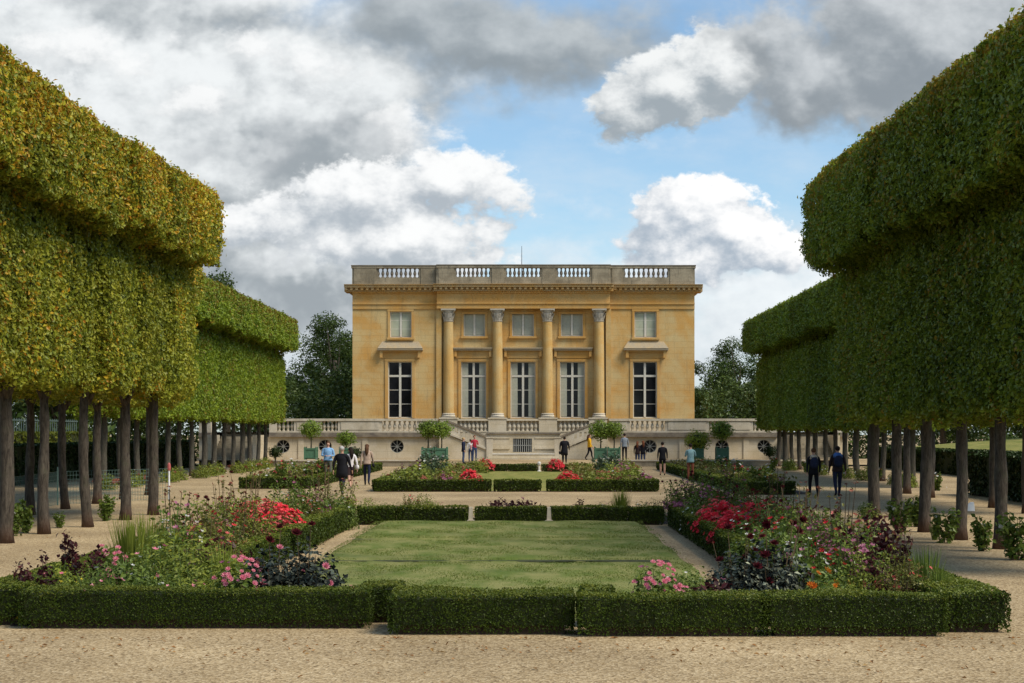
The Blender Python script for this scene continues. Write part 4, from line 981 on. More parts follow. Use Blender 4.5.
m = MB(); m.box(sx_(490.8), sx_(556.2), SDp-.09, SDp+.3, .722, .79); m.build('nosing', M['white_stone'], l_)
# flank stairs leading up to the terrace between the avenues and the wall
for s_, sd_ in ((-1, 'left'), (1, 'right')):
    fl = empty('flight_of_steps', (TC+s_*19, 105, 0), 'flight of grey stone steps up the %s end of the terrace, between the trunks' % sd_, 'steps', 'steps at the terrace ends')
    m = MB(); a, c = sorted((TC+s_*(st0+.3), TC+s_*(st1-.3)))
    for k in range(12): m.box(a, c, 104.2+k*.34, 104.2+(k+1)*.34+.3, 0, PZ+(2.2-PZ)*(k+1)/12)
    m.build('steps', M['grey_stone'], fl)
    m = MB()
    for xx in (a, c): m.box(xx-.28 if xx == a else xx+.002, xx-.002 if xx == a else xx+.28, 104.0, 106.95, 0, 2.0)
    m.build('cheek_wall', M['pale_stone'], fl)
# raised gravel walk, its retaining wall, centre ramp
WD = 102.0
rl, rr_ = gx(436, WD), gx(612, WD)
m = MB(); m.add([(-26,WD+.3,PZ),(26,WD+.3,PZ),(26,TD+.5,PZ),(-26,TD+.5,PZ)], [(0,1,2,3)])
m.add([(rl,95.5,.004),(rr_,95.5,.004),(rr_,WD+.3,PZ-.0),(rl,WD+.3,PZ-.0)], [(0,1,2,3)])
m.add([(rl,95.5,0),(rl,WD+.3,PZ),(rl,WD+.3,0)], [(0,1,2)]); m.add([(rr_,95.5,0),(rr_,WD+.3,PZ),(rr_,WD+.3,0)], [(0,1,2)])
tag(m.build('raised_walk', M['gravel']), kind='structure')
for a, c, sd_ in ((-18.5, rl-.01, 'left'), (rr_+.01, 17.5, 'right')):
    m = MB(); m.box(a, c, WD, WD+.4, 0, PZ-.06); r_ = m.build('retaining_wall', M['grey_stone'], None, org_at=((a+c)/2, WD, 0)); tag(r_, 'low grey stone retaining wall %s of the centre, edge of the raised walk' % sd_, 'wall', 'low walls of the raised walk')
    m = MB(); m.box(a, c, WD-.06, WD+.46, PZ-.058, PZ+.03); ORG[r_.name] = r_.location.copy(); m.build('coping', M['pale_plain'], r_)

# ------------------------------------------------------------------ orange trees in boxes
def ball_crown(name, mat, r, n, leaf, seed, squash=.85):
    global RNG
    keep = RNG; RNG = np.random.default_rng(seed); d = unit(RNG.normal(0, 1, (n, 3)))
    P = d*r*(1 + .13*np.sin(d[:, :1]*7+seed)+.12*np.sin(d[:, 1:2]*6+d[:, 2:]*5))*RNG.uniform(.62, 1.06, (n, 1)); P[:, 2] *= squash
    m = MB(); m.sphere((0,0,0), (r*.6, r*.6, r*.6*squash), 10, 7); m.addq(leaves(P, d+np.array([0,0,.4]), leaf, .7), 1); RNG = keep
    return m.mesh(name, [M['core'], mat])
OC = [ball_crown('crown', M['orange_leaf'], .70, 1500, .12, 1), ball_crown('crown', M['orange_leaf'], .70, 1500, .12, 2), ball_crown('crown', M['orange_leafy'], .80, 1600, .12, 3)]
def planter():
    m = MB(); m.box(-.36, .36, -.36, .36, .06, .76); return m
pm = planter().mesh('planter_box', [M['boxgreen']])
m = MB()
for a in (-1, 1):
    for c in (-1, 1): m.box(a*.36-.05, a*.36+.05, c*.36-.05, c*.36+.05, 0, .78); m.sphere((a*.36, c*.36, .81), .045, 8, 6)
for zz in (.12, .66): m.box(-.40, .40, -.395, .395, zz, zz+.05); m.box(-.395,.395,-.40,.40,zz+.003,zz+.047)
pf = m.mesh('planter_posts', [M['boxgreen']])
tkm = MB().tube([(0,0,.6),(.02,.01,1.1),(0,0,1.7),(0,0,2.0)], [.05,.04,.045,.03], 8).mesh('trunk', [M['bark2']], smooth=True)
for px, cy_, sc_, kind, lb in ((311, 429, .95, 0, 'leftmost round-headed orange tree, in a green box'), (346, 438.5, .85, 1, 'round-headed orange tree left of the beige-jacketed woman, low crown'),
        (428, 429, .95, 1, 'left one of the two touching orange trees left of the stair'), (441.5, 429.5, .95, 0, 'right one of the two touching orange trees left of the stair'),
        (600.5, 430, 1.05, 0, 'left one of the two touching orange trees right of the stair'), (614, 429.5, .9, 1, 'right one of the two touching orange trees right of the stair, green box below'),
        (697, 441, 1.0, 2, 'yellowish round-headed orange tree behind the person in the teal shirt'), (722, 430.5, 1.0, 0, 'rightmost round-headed orange tree, in a green box')):
    d = 102.9 + (hash(px*7) % 5)*.22; t = empty('orange_tree', (gx(px, d), d, PZ), lb, 'potted tree', 'clipped orange trees in green boxes')
    zc = gz(cy_, d)-PZ
    link('crown', OC[kind], t, (0, 0, zc), px, sc_)
    link('trunk', tkm, t, scale=(1, 1, zc/2.0)); pb = link('planter_box', pm, t); link('planter_posts', pf, pb)
DB = ball_crown('foliage', M['yew'], .42, 700, .10, 8, .9)
for px, py, lb in ((355, 453, 'small dark clipped ball shrub beside the beige-jacketed woman'), (275.5, 452, 'small dark clipped ball shrub under the left avenue end'), (770, 451, 'small dark clipped ball shrub under the right avenue end')):
    d = 101.3 if px != 770 else 103; t = empty('ball_shrub', (gx(px, d), d, 0), lb, 'shrub', 'small clipped ball shrubs')
    link('foliage', DB, t, (0, 0, gz(py, d)), 0, 1.0); m = MB(); m.tube([(0,0,0),(0,0,gz(py, d))], [.05,.04], 6); link('stem', m.mesh('stem', [M['bark2']]), t)

# ------------------------------------------------------------------ flowers
def petals(C_, N_, size, k=6, cup=.25, layers=1):
    out = []
    n = len(C_); nn = unit(N_); t = unit(np.cross(nn, RNG.normal(0, 1, (n, 3)))); b = np.cross(nn, t)
    sz_ = size*RNG.uniform(.7, 1.2, (n, 1))
    for l in range(layers):
        s_ = sz_*(1-.32*l); cu = cup + .35*l
        for j in range(k):
            a = 2*math.pi*(j+.5*l)/k; w_ = math.pi/k*1.15
            d0 = t*math.cos(a)+b*math.sin(a); dl = t*math.cos(a-w_)+b*math.sin(a-w_); dr = t*math.cos(a+w_)+b*math.sin(a+w_)
            out.append(np.stack([C_, C_+dl*s_*.32+nn*s_*.1, C_+d0*s_*.5+nn*s_*cup, C_+dr*s_*.32+nn*s_*.1], 1) if l == 0 else
                       np.stack([C_, C_+dl*s_*.3+nn*s_*cu*.5, C_+d0*s_*.42+nn*s_*cu, C_+dr*s_*.3+nn*s_*cu*.5], 1))
    return np.concatenate(out)
PROTO = {}
def proto(key, h, r, leaf, nl, ls, fl=(), shape='mound', stems=14, stemmat='stem', asp=.6, seeds=(1, 2), name='flowering_plant', tall=0):
    global RNG
    vs = []
    for sd_ in seeds:
        keep = RNG; RNG = np.random.default_rng(sd_*97+len(key)*13+ord(key[0])); parts = {}
        m = MB(); tips = []
        ns_ = stems
        for k in range(ns_):
            a = RNG.uniform(0, 6.28); q = math.sqrt(RNG.random())*r*.85; hh = h*RNG.uniform(.72, 1.0)*(1-.35*(q/r)**2)
            if tall and k < tall: hh = h*RNG.uniform(1.05, 1.28)
            x1, y1 = q*math.cos(a), q*math.sin(a); x0, y0 = x1*.35, y1*.35
            m.tube([(x0, y0, 0), ((x0+x1)*.5, (y0+y1)*.5, hh*.5), (x1*1.05, y1*1.05, hh)], [.010, .007, .004], 3); tips.append((x1*1.05, y1*1.05, hh))
        parts['stems'] = m.mesh('stems', [M[stemmat]])
        tips = np.array(tips)
        m = MB()
        if shape == 'mound':
            d = unit(RNG.normal(0, 1, (nl, 3))); d[:, 2] = np.abs(d[:, 2]); rad = RNG.uniform(.35, 1, (nl, 1))**.6
            P = d*rad*np.array([r, r, h*.93]) + np.array([0, 0, h*.03])
            low = RNG.random(nl) < .35; P[low, 2] = RNG.uniform(.02, h*.6, low.sum())
            P[:, 2] *= 1+.16*np.sin(P[:, 0]*14/max(r,.3)+sd_)*np.cos(P[:, 1]*11/max(r,.3))
            m.addq(leaves(P, d+np.array([0,0,.6]), ls, .6, asp), 0)
        elif shape == 'spike':       # strap leaves
            a = RNG.uniform(0, 6.28, nl); q = RNG.random(nl)*r*.45; ln = h*RNG.uniform(.6, 1.05, nl); lean = RNG.uniform(.05, .75, nl)*r
            ba = np.stack([q*np.cos(a), q*np.sin(a), np.zeros(nl)], 1); tdir = np.stack([np.cos(a)*lean, np.sin(a)*lean, ln], 1)
            mid = ba+tdir*.55+np.stack([0*a, 0*a, ln*.06], 1); w_ = np.stack([-np.sin(a), np.cos(a), 0*a], 1)*ls
            m.addq(np.stack([ba-w_*.5, ba+w_*.5, mid+w_*.6, mid-w_*.6], 1), 0); m.addq(np.stack([mid-w_*.6, mid+w_*.6, ba+tdir+w_*.08, ba+tdir-w_*.08], 1), 0)
        elif shape == 'feather':     # leaves along the stems
            k = RNG.integers(0, len(tips), nl); t = RNG.random((nl, 1))**.7; T_ = tips[k]
            P = T_*np.concatenate([.35+.65*t, .35+.65*t, t], 1)+RNG.normal(0, .045, (nl, 3)); m.addq(leaves(P, np.array([[0,0,1.0]])*np.ones((nl,1)), ls, .9, asp), 0)
        parts['foliage'] = m.mesh('foliage', [M[leaf]])
        for i, (fm, nf, fs, where, kk, ly) in enumerate(fl):
            m = MB()
            if where == 'top':
                d = unit(RNG.normal(0, 1, (nf, 3))); d[:, 2] = np.abs(d[:, 2])+.15; d = unit(d); P = d*np.array([r, r, h])*RNG.uniform(.92, 1.08, (nf, 1)); N_ = d+np.array([0,-.25,.5])
            elif where == 'front':
                d = unit(RNG.normal(0, 1, (nf, 3))); d[:, 2] = np.abs(d[:, 2])+.1; d[:, 1] = -np.abs(d[:, 1]); d = unit(d); P = d*np.array([r, r, h])*RNG.uniform(.95, 1.1, (nf, 1)); N_ = d+np.array([0,-.5,.3])
            elif where == 'tips':
                P = tips[RNG.integers(0, len(tips), nf)] + RNG.normal(0, .012, (nf, 3)); N_ = RNG.normal(0, .4, (nf, 3))+np.array([0,-.4,.8])
            elif where == 'talltips':
                P = tips[np.arange(nf) % max(1, tall)] + RNG.normal(0, .015, (nf, 3)); N_ = RNG.normal(0, .4, (nf, 3))+np.array([0,-.4,.8])
            else:  # mass over everything in clusters
                nc = max(3, nf//12); d = unit(RNG.normal(0, 1, (nc, 3))); d[:, 2] = np.abs(d[:, 2])+.1; d = unit(d); P = np.repeat(d*np.array([r, r, h]), nf//nc+1, 0)[:nf]
                P = P+RNG.normal(0, .055, (nf, 3)); N_ = P/np.array([r, r, h])+np.array([0,-.3,.4]); P[:, 2] = np.maximum(P[:, 2], h*RNG.uniform(.4, .6, len(P)))
            m.addq(petals(P, N_, fs, kk, .25, ly), 0)
            parts['blossoms' if i == 0 else 'blossoms.extra%d' % i] = m.mesh('blossoms', [M[fm]])
        RNG = keep; vs.append(parts)
    PROTO[key] = (vs, name)
ALLP = []
def plant(key, px, d, sc_=1.0, x=None, hs=None, label=None, cat=None):
    vs, name = PROTO[key]; i = len(ALLP); parts = vs[i % len(vs)]
    X_ = gx(px, d) if x is None else x
    t = empty(name, (X_, d, 0), rz=(i*1.37) % 6.28 if key not in ('darkdahlia', 'darkdahlia2', 'redmass', 'pinkdahlia') else (i*.3) % .6)
    for nm, me in parts.items(): link(nm.split('.')[0], me, t, scale=(sc_, sc_, sc_*(hs or 1)))
    ALLP.append((t, key, X_, d, label, cat)); return t
# key, height, radius, leaf material, number, size, flowers
proto('burgundy', 1.0, .36, 'lf_burg', 800, .07, (), 'feather', 9, 'stemb', .75, name='burgundy_shrub')
proto('feathery', .72, .42, 'lf_green', 1500, .055, (('fl_pink', 9, .07, 'top', 5, 1),), 'mound', 16, asp=.3, name='feathery_plant')
proto('lush', .70, .44, 'lf_green', 1500, .062, (('fl_white', 7, .05, 'top', 5, 1),), 'mound', 10, name='leafy_plant')
proto('bright', .76, .44, 'lf_bright', 1600, .06, (('fl_yellow', 6, .05, 'top', 5, 1),), 'mound', 14, asp=.45, name='yellow_green_plant')
proto('tallgrass', .95, .34, 'lf_bright', 240, .014, (), 'spike', 4, name='tall_grass')
proto('greygrass', .78, .30, 'lf_green', 170, .014, (), 'spike', 4, name='tall_grass')
proto('olive', .76, .42, 'lf_bright', 1700, .05, (('fl_rust', 22, .05, 'tips', 6, 1), ('fl_dark', 8, .05, 'talltips', 6, 1)), 'feather', 26, 'stemb', tall=8, name='seed_head_plant')
proto('rust', .76, .44, 'lf_olive', 1500, .052, (('fl_rust', 90, .055, 'mass', 5, 1), ('fl_coral', 14, .07, 'tips', 6, 1)), 'feather', 24, 'stemb', tall=5, name='rust_flowered_plant')
proto('mauve', .76, .44, 'lf_green', 1400, .052, (('fl_mauve', 120, .06, 'mass', 5, 1), ('fl_dark', 7, .06, 'talltips', 8, 1)), 'feather', 24, 'stemb', tall=6, name='mauve_flowered_plant')
proto('crimson', .78, .42, 'lf_green', 1300, .058, (('fl_red', 26, .085, 'top', 7, 1), ('fl_dark', 5, .07, 'talltips', 8, 1)), 'mound', 16, tall=5, name='crimson_flowered_plant')
proto('redmass', .78, .52, 'lf_green', 600, .07, (('fl_red', 620, .095, 'mass', 6, 1), ('fl_coral', 150, .09, 'top', 6, 1)), 'mound', 10, name='red_flower_mound')
proto('coralmass', .78, .52, 'lf_green', 700, .07, (('fl_coral', 300, .09, 'top', 6, 1),), 'mound', 12, name='coral_flower_mound')
proto('pinkdahlia', .78, .34, 'lf_green', 520, .085, (('fl_pink', 40, .080, 'front', 8, 2), ('fl_mauve', 14, .06, 'top', 6, 1)), 'mound', 12, name='pink_flowered_plant')
proto('darkdahlia', .78, .44, 'lf_dark', 2000, .062, (('fl_pink', 3, .08, 'front', 9, 3), ('fl_dark', 2, .12, 'talltips', 9, 3)), 'mound', 12, 'stemb', .75, tall=2, name='dark_leaved_dahlia')
proto('darkdahlia2', .92, .50, 'lf_dark', 2200, .066, (('fl_dark', 11, .15, 'top', 9, 3), ('fl_dark', 6, .12, 'talltips', 9, 3)), 'mound', 14, 'stemb', .75, tall=4, name='dark_leaved_dahlia')
proto('white', .75, .42, 'lf_green', 1300, .055, (('fl_white', 34, .055, 'top', 5, 1), ('fl_mauve', 16, .06, 'tips', 6, 1)), 'feather', 20, tall=4, name='white_flowered_plant')
proto('orange', .62, .36, 'lf_green', 800, .075, (('fl_orange', 7, .10, 'front', 8, 2),), 'mound', 10, name='orange_flowered_plant')
proto('seed', .95, .30, 'lf_olive', 170, .06, (('fl_dark', 14, .055, 'tips', 8, 1), ('fl_rust', 12, .05, 'tips', 6, 1)), 'feather', 18, 'stemb', tall=7, name='seed_head_plant')
proto('purple', .34, .34, 'lf_burg', 500, .07, (('fl_mauve', 8, .05, 'top', 5, 1),), 'mound', 6, 'stemb', name='purple_leaved_plant')
proto('yellowlow', .46, .36, 'lf_bright', 600, .06, (('fl_yellow', 60, .055, 'top', 5, 1),), 'mound', 8, name='yellow_flowered_plant')
proto('rose', .80, .34, 'lf_green', 430, .11, (('fl_white', 4, .09, 'tips', 7, 2),), 'feather', 9, 'stemb', .7, name='rose_bush')
proto('rosered', .85, .42, 'lf_green', 500, .12, (('fl_coral', 9, .13, 'tips', 7, 1), ('fl_white', 7, .13, 'top', 6, 1)), 'feather', 9, 'stemb', .7, name='rose_bush')
proto('farmix', .85, .60, 'lf_bright', 900, .10, (('fl_rust', 90, .11, 'mass', 4, 1),), 'mound', 6, name='mixed_perennial')
proto('farpink', .75, .60, 'lf_olive', 800, .10, (('fl_mauve', 80, .12, 'mass', 4, 1),), 'mound', 6, name='mixed_perennial')
proto('fargreen', .85, .60, 'lf_bright', 950, .10, (('fl_white', 8, .09, 'top', 4, 1),), 'mound', 6, name='mixed_perennial')
proto('farred', .78, .50, 'lf_green', 700, .09, (('fl_red', 330, .12, 'mass', 5, 1), ('fl_coral', 170, .11, 'top', 5, 1)), 'mound', 6, name='red_flower_mound')
proto('tallgreen', 1.7, .55, 'lf_grey', 500, .15, (('fl_white', 14, .12, 'tips', 5, 1),), 'feather', 14, name='tall_perennial')
# -- left front bed, hand placed
hand = [
 ('burgundy', 34, 18.75, .8), ('burgundy', 80, 20.2, 1.0), ('bright', 60, 19.6, .85), ('yellowlow', 38, 18.5, .9), ('yellowlow', 62, 19.3, 1.05), ('feathery', 62, 18.9, .8),
 ('feathery', 96, 18.8, .95), ('lush', 118, 19.3, 1.1), ('pinkdahlia', 112, 20.6, .95), ('lush', 148, 18.75, .85), ('feathery', 178, 18.75, .85), ('feathery', 150, 19.9, 1.15), ('bright', 206, 18.8, .92), ('bright', 190, 19.6, 1.15),
 ('tallgrass', 132, 21.5, 1.12), ('tallgrass', 150, 22.3, 1.1), ('bright', 166, 20.6, 1.3), ('bright', 192, 21.2, 1.3), ('rust', 205, 22.4, 1.2), ('white', 176, 22.2, 1.35), ('bright', 214, 20.1, 1.2),
 ('pinkdahlia', 238, 18.55, .98), ('darkdahlia', 274, 18.85, 1.12), ('darkdahlia', 308, 18.8, 1.15), ('bright', 230, 19.4, .95), ('tallgrass', 226, 19.6, .85), ('purple', 214, 20.9, 2.3),
 ('rust', 220, 24.0, 1.1), ('olive', 200, 24.3, 1.25), ('seed', 172, 24.3, 1.2), ('crimson', 222, 25.4, 1.2), ('rust', 240, 26.4, 1.2), ('mauve', 214, 26.0, 1.15), ('seed', 226, 27.6, 1.25), ('olive', 250, 27.6, 1.2),
 ('coralmass', 258, 28.6, 1.2), ('redmass', 279, 30.0, 1.0), ('coralmass', 264, 30.7, 1.1), ('coralmass', 246, 30.2, 1.1), ('seed', 246, 31.6, 1.3), ('lush', 283, 32.5, 1.3), ('rust', 306, 33.0, 1.05), ('lush', 314, 34.6, 1.25),
 ('mauve', 303, 34.4, 1.3), ('lush', 336, 36.0, 1.2), ('seed', 324, 36.9, 1.3), ('olive', 340, 37.9, 1.1), ('white', 292, 33.6, 1.3),
 # back strip
 ('bright', 368, 38.9, .85), ('lush', 384, 39.4, .7), ('feathery', 398, 39.0, .75), ('rust', 410, 39.5, .75), ('bright', 424, 38.9, .98), ('feathery', 436, 39.3, .7), ('purple', 500, 39.0, 1.7), ('purple', 511, 39.3, 1.5), ('purple', 524, 39.0, 1.7), ('burgundy', 581, 39.0, .62),
 ('lush', 602, 39.0, .72), ('tallgrass', 621, 39.1, .85), ('lush', 641, 39.2, .75), ('feathery', 612, 39.6, .7), ('feathery', 655, 39.4, .85),
 # right bed
 ('pinkdahlia', 655, 18.35, .93), ('feathery', 674, 18.5, .8), ('lush', 690, 18.8, .9), ('purple', 716, 18.3, 1.5), ('darkdahlia2', 740, 18.65, .92), ('darkdahlia2', 772, 18.8, 1.05), ('orange', 824, 18.3, .95), ('orange', 806, 18.9, 1.15), ('bright', 846, 18.35, .75),
 ('olive', 868, 18.6, .9), ('burgundy', 868, 19.2, .82), ('purple', 890, 18.5, 1.4), ('crimson', 826, 19.5, 1.0), ('rust', 900, 18.4, .8), ('greygrass', 938, 18.8, .8), ('greygrass', 926, 19.6, 1.0), ('rust', 912, 19.0, .7),
 ('burgundy', 882, 21.0, 1.18), ('burgundy', 868, 21.8, 1.15), ('mauve', 850, 20.5, 1.15), ('white', 800, 19.8, 1.15), ('seed', 840, 21.8, 1.25), ('mauve', 812, 21.6, 1.2), ('crimson', 835, 22.6, 1.2), ('rust', 852, 23.4, 1.2),
 ('mauve', 822, 24.0, 1.1), ('seed', 800, 24.6, 1.25), ('white', 776, 22.8, 1.2), ('crimson', 780, 24.8, 1.15), ('lush', 756, 24.2, 1.15), ('mauve', 800, 26.4, 1.15), ('crimson', 770, 27.2, 1.25), ('rust', 790, 28.4, 1.2), ('lush', 748, 27.2, 1.2),
 ('redmass', 740, 28.0, .92), ('redmass', 748, 29.4, 1.05), ('redmass', 724, 30.6, 1.0), ('coralmass', 718, 32.4, 1.05), ('crimson', 762, 30.2, 1.2), ('seed', 776, 31.4, 1.25), ('rust', 760, 33.0, 1.15), ('white', 700, 33.6, 1.1), ('mauve', 692, 36.6, 1.35), ('mauve', 708, 35.4, 1.35), ('mauve', 676, 38.2, 1.1),
 ('white', 724, 35.5, 1.3), ('lush', 688, 38.3, .95), ('seed', 732, 37.2, 1.3), ('burgundy', 716, 38.4, 1.0), ('rust', 745, 36.4, 1.1), ('white', 706, 38.8, 1.2),
]
for k, px, d, s_ in hand: plant(k, px, d, s_)
# fillers that close the beds between
fr = np.random.default_rng(5)
def fill(x0, x1, y0, y1, n, keys, s0, s1):
    pts = [(t.location.x, t.location.y) for t, *_ in ALLP]; c = 0; tries = 0
    while c < n and tries < 4000:
        tries += 1; x_, y_ = fr.uniform(x0, x1), fr.uniform(y0, y1)
        if min((x_-a)**2+((y_-b_)*.8)**2 for a, b_ in pts) < .30: continue
        plant(keys[fr.integers(0, len(keys))], 0, y_, fr.uniform(s0, s1), x=x_); pts.append((x_, y_)); c += 1
fill(-5.6, -4.75, 19, 37, 22, ['bright', 'olive', 'bright', 'rust', 'lush', 'bright', 'feathery'], .85, 1.1)
fill(3.9, 4.75, 19, 38, 20, ['lush', 'mauve', 'rust', 'crimson', 'olive', 'white', 'seed'], .85, 1.1)
fill(-4.0, -2.3, 18.7, 19.5, 3, ['lush', 'feathery'], .55, .65)
fill(1.6, 3.6, 18.5, 19.2, 3, ['lush', 'feathery'], .6, .7)
# second parterre
sec = [('fargreen', 390, 60.5, .85), ('farmix', 400, 62.5, 1.0), ('fargreen', 411, 61, 1.15), ('farred', 411, 60.0, .45), ('farmix', 424, 61.0, 1.0), ('farmix', 437, 62.0, .95), ('fargreen', 418, 65, 1.2), ('tallgreen', 429, 68, .95), ('tallgreen', 438, 72, .9),
       ('farmix', 447, 66, .95), ('farpink', 404, 67, .95), ('fargreen', 452, 62, .8), ('farpink', 443, 60.3, .8), ('farred', 470.5, 60.6, .92), ('farmix', 428, 75, 1.0), ('farmix', 445, 80, 1.0), ('fargreen', 478, 84, 1.05), ('farred', 485.5, 86.5, .9), ('farmix', 460, 84, .8), ('farpink', 420, 82, 1.0),
       ('farred', 567.5, 60.6, .92), ('farred', 555.5, 86.5, .9), ('farmix', 577, 84, .8), ('farmix', 600, 61, .9), ('fargreen', 614, 62, 1.0), ('farmix', 628, 61, .95), ('farpink', 641, 60.5, .85), ('farmix', 612, 66, 1.2), ('tallgreen', 601, 70, .85), ('tallgreen', 612, 74, .85),
       ('farpink', 622, 69, 1.1), ('fargreen', 634, 66, 1.05), ('farmix', 590, 64, .8), ('farmix', 625, 78, 1.1), ('fargreen', 606, 82, 1.1), ('farmix', 590, 80, .8),
       ('fargreen', 255, 63.0, .85), ('rosered', 268, 64, .9), ('rosered', 280, 66, 1.0), ('fargreen', 284, 69, 1.1), ('farmix', 300, 70, 1.0), ('rosered', 312, 68, 1.15), ('rosered', 322, 71, 1.15), ('farpink', 296, 64, .85), ('fargreen', 306, 76, 1.0), ('rosered', 330, 76, 1.1), ('farmix', 338, 80, 1.0), ('rosered', 320, 84, 1.0), ('farmix', 345, 88, .9), ('rosered', 288, 74, 1.2),
       ('rosered', 764, 58, .85), ('fargreen', 745, 58.5, .9), ('rosered', 755, 61, 1.05), ('farmix', 748, 64, 1.0), ('rosered', 738, 66, 1.05), ('farpink', 732, 70, .95), ('fargreen', 727, 74, .95), ('rosered', 735, 78, 1.1), ('farmix', 716, 80, .95), ('rosered', 722, 86, 1.1), ('farmix', 706, 90, 1.0), ('fargreen', 765, 66, 1.0), ('rosered', 770, 70, .95), ('farpink', 776, 58.5, .7), ('farmix', 698, 94, .9)]
for k, px, d, s_ in sec: plant(k, px, d, s_)
# rose bushes at the foot of the trained trees
for px, py, s_, k in ((902, 532, 1.0, 'rose'), (915, 527, .95, 'rose'), (944, 543, .95, 'rose'), (984, 551, .85, 'rose'), (1018, 560, 1.1, 'rose'), (868, 519, .7, 'lush'), (935, 540, .5, 'greygrass'),
                      (28, 533, .95, 'rose'), (12, 536, .9, 'rose'), (104, 521, .85, 'rose'), (60, 528, .5, 'rose')):
    d = F*H/(py-HY); plant(k, px, d, s_)
for i in range(13):
    plant('fargreen' if i % 3 else 'rosered', 0, 60+i*3.1, .8, x=15.0+fr.uniform(-.3, .3)); plant('fargreen' if i % 2 else 'farmix', 0, 60.5+i*3.1, .8, x=-15.9+fr.uniform(-.3, .3))
# labels from look, bed and order
LOOK = {'burgundy': 'burgundy-leaved shrub', 'feathery': 'feathery dark green plant', 'lush': 'leafy green plant', 'bright': 'yellow-green leafy plant', 'tallgrass': 'upright light green grass clump', 'greygrass': 'grey-green grass clump',
 'olive': 'olive plant with brown seed heads', 'rust': 'rust-flowered plant', 'mauve': 'mauve-flowered plant', 'crimson': 'crimson-flowered plant', 'redmass': 'dense bright red flower mound', 'coralmass': 'coral red flower mound', 'pinkdahlia': 'pink-flowered dahlia',
 'darkdahlia': 'blackish-leaved dahlia', 'darkdahlia2': 'large blackish-leaved dahlia', 'white': 'white-flowered plant', 'orange': 'low plant with orange blooms', 'seed': 'thin dark seed head stems', 'purple': 'low purple-leaved plant',
 'yellowlow': 'low yellow-flowered plant', 'rose': 'glossy rose bush', 'rosered': 'red and white rose', 'farmix': 'rust-tinted perennial', 'farpink': 'mauve-tinted perennial', 'fargreen': 'light green perennial', 'farred': 'round bright red flower mound', 'tallgreen': 'tall grey-green perennial'}
def bed(x, y):
    if abs(x-(-15.9)) < .5 and y > 58: return 'at the foot of the far left trees'
    if abs(x-15) < .5 and y > 58: return 'at the foot of the far right trees'
    if x < -8.9 and y < 50: return 'beside the near left trunks'
    if x > 7.5 and y < 50: return 'beside the near right trunks'
    if y < 38.2 and x < 0: return 'in the near left bed'
    if y < 38.2 or (x > 3.1 and y < 50): return 'in the near right bed'
    if y < 45: return 'in the strip behind the lawn'
    if x < -8.5: return 'in the outer left rose bed'
    if x > 7: return 'in the outer right rose bed'
    return 'in the second %s bed' % ('left' if x < X0 else 'right')
grp = {}
for e_ in ALLP: grp.setdefault((LOOK[e_[1]], bed(e_[2], e_[3])), []).append(e_)
for (lk, bd), es in grp.items():
    strip = 'strip behind' in bd
    es.sort(key=lambda e_: e_[2] if strip else e_[3])
    for i, (t, key, x_, y_, lb, ct) in enumerate(es):
        if len(es) == 1: l_ = '%s %s' % (lk, bd)
        elif strip: l_ = '%s %s, %s from the left' % (lk, bd, ('first',)[0] if i == 0 else ORD[i])
        elif i == 0: l_ = 'nearest %s %s' % (lk, bd)
        elif i == len(es)-1: l_ = 'farthest %s %s' % (lk, bd)
        else: l_ = '%s %s, %s from near end' % (lk, bd, ORD[i])
        tag(t, l_, 'grass clump' if 'grass' in lk else 'shrub' if ('shrub' in lk or 'rose' in lk) else 'plant', 'plants ' + bd)
# low ground cover filling the soil
m = MB()
for (x0, x1, y0, y1, dn, hh, sz_) in ((-5.9,-4.6,18.5,40,150,.34,.08), (3.7,4.85,18.2,40,150,.34,.08), (-4.6,-2.1,18.6,19.6,170,.28,.07), (1.1,3.7,18.3,19.3,170,.28,.07), (-3.9,3.0,38.5,40.6,110,.28,.08)):
    n = int((x1-x0)*(y1-y0)*dn); P = np.stack([RNG.uniform(x0, x1, n), RNG.uniform(y0, y1, n), RNG.uniform(.02, hh, n)], 1); m.addq(leaves(P, np.array([[0,0,1.0]])*np.ones((n,1)), sz_, .8), 0)
tag(m.build('ground_cover', [M['lf_bright']]), 'low green leaves covering the soil of the near flower beds', 'ground cover', kind='stuff')
m = MB()
for (x0, x1, y0, y1, dn, hh, sz_) in ((-5.4,-2.8,59.5,88,26,.55,.16), (1.9,4.3,59.5,88,26,.55,.16), (-11.1,-9.0,62.5,92,26,.6,.16), (7.9,9.6,56.6,94,26,.6,.16)):
    n = int((x1-x0)*(y1-y0)*dn); P = np.stack([RNG.uniform(x0, x1, n), RNG.uniform(y0, y1, n), RNG.uniform(.02, hh, n)], 1); m.addq(leaves(P, np.array([[0,0,1.0]])*np.ones((n,1)), sz_, .8), 0)
tag(m.build('bed_foliage', [M['lf_olive']]), 'mixed olive foliage filling the distant flower beds', 'ground cover', kind='stuff')
# fallen leaves
n = 420; P = np.stack([RNG.uniform(-6.5, 6.5, n), 16.2+RNG.exponential(.8, n)*np.where(RNG.random(n) < .5, 1, -1)*.9, np.full(n, .012)], 1); P[:,1] = np.clip(P[:,1], 12.5, 17.0)
P2 = np.stack([RNG.uniform(-13, 13, 500), RNG.uniform(20, 60, 500), np.full(500, .012)], 1); P2 = P2[np.abs(P2[:,0]-X0) > 6.2]; P = np.concatenate([P, P2])
m = MB(); m.addq(leaves(P, np.array([[0,0,1.0]])*np.ones((len(P),1)), .05, .25, .6, .2), 0)
tag(m.build('fallen_leaves', [M['fallen']]), 'dry brown fallen leaves scattered over the gravel', 'fallen leaves', kind='stuff')

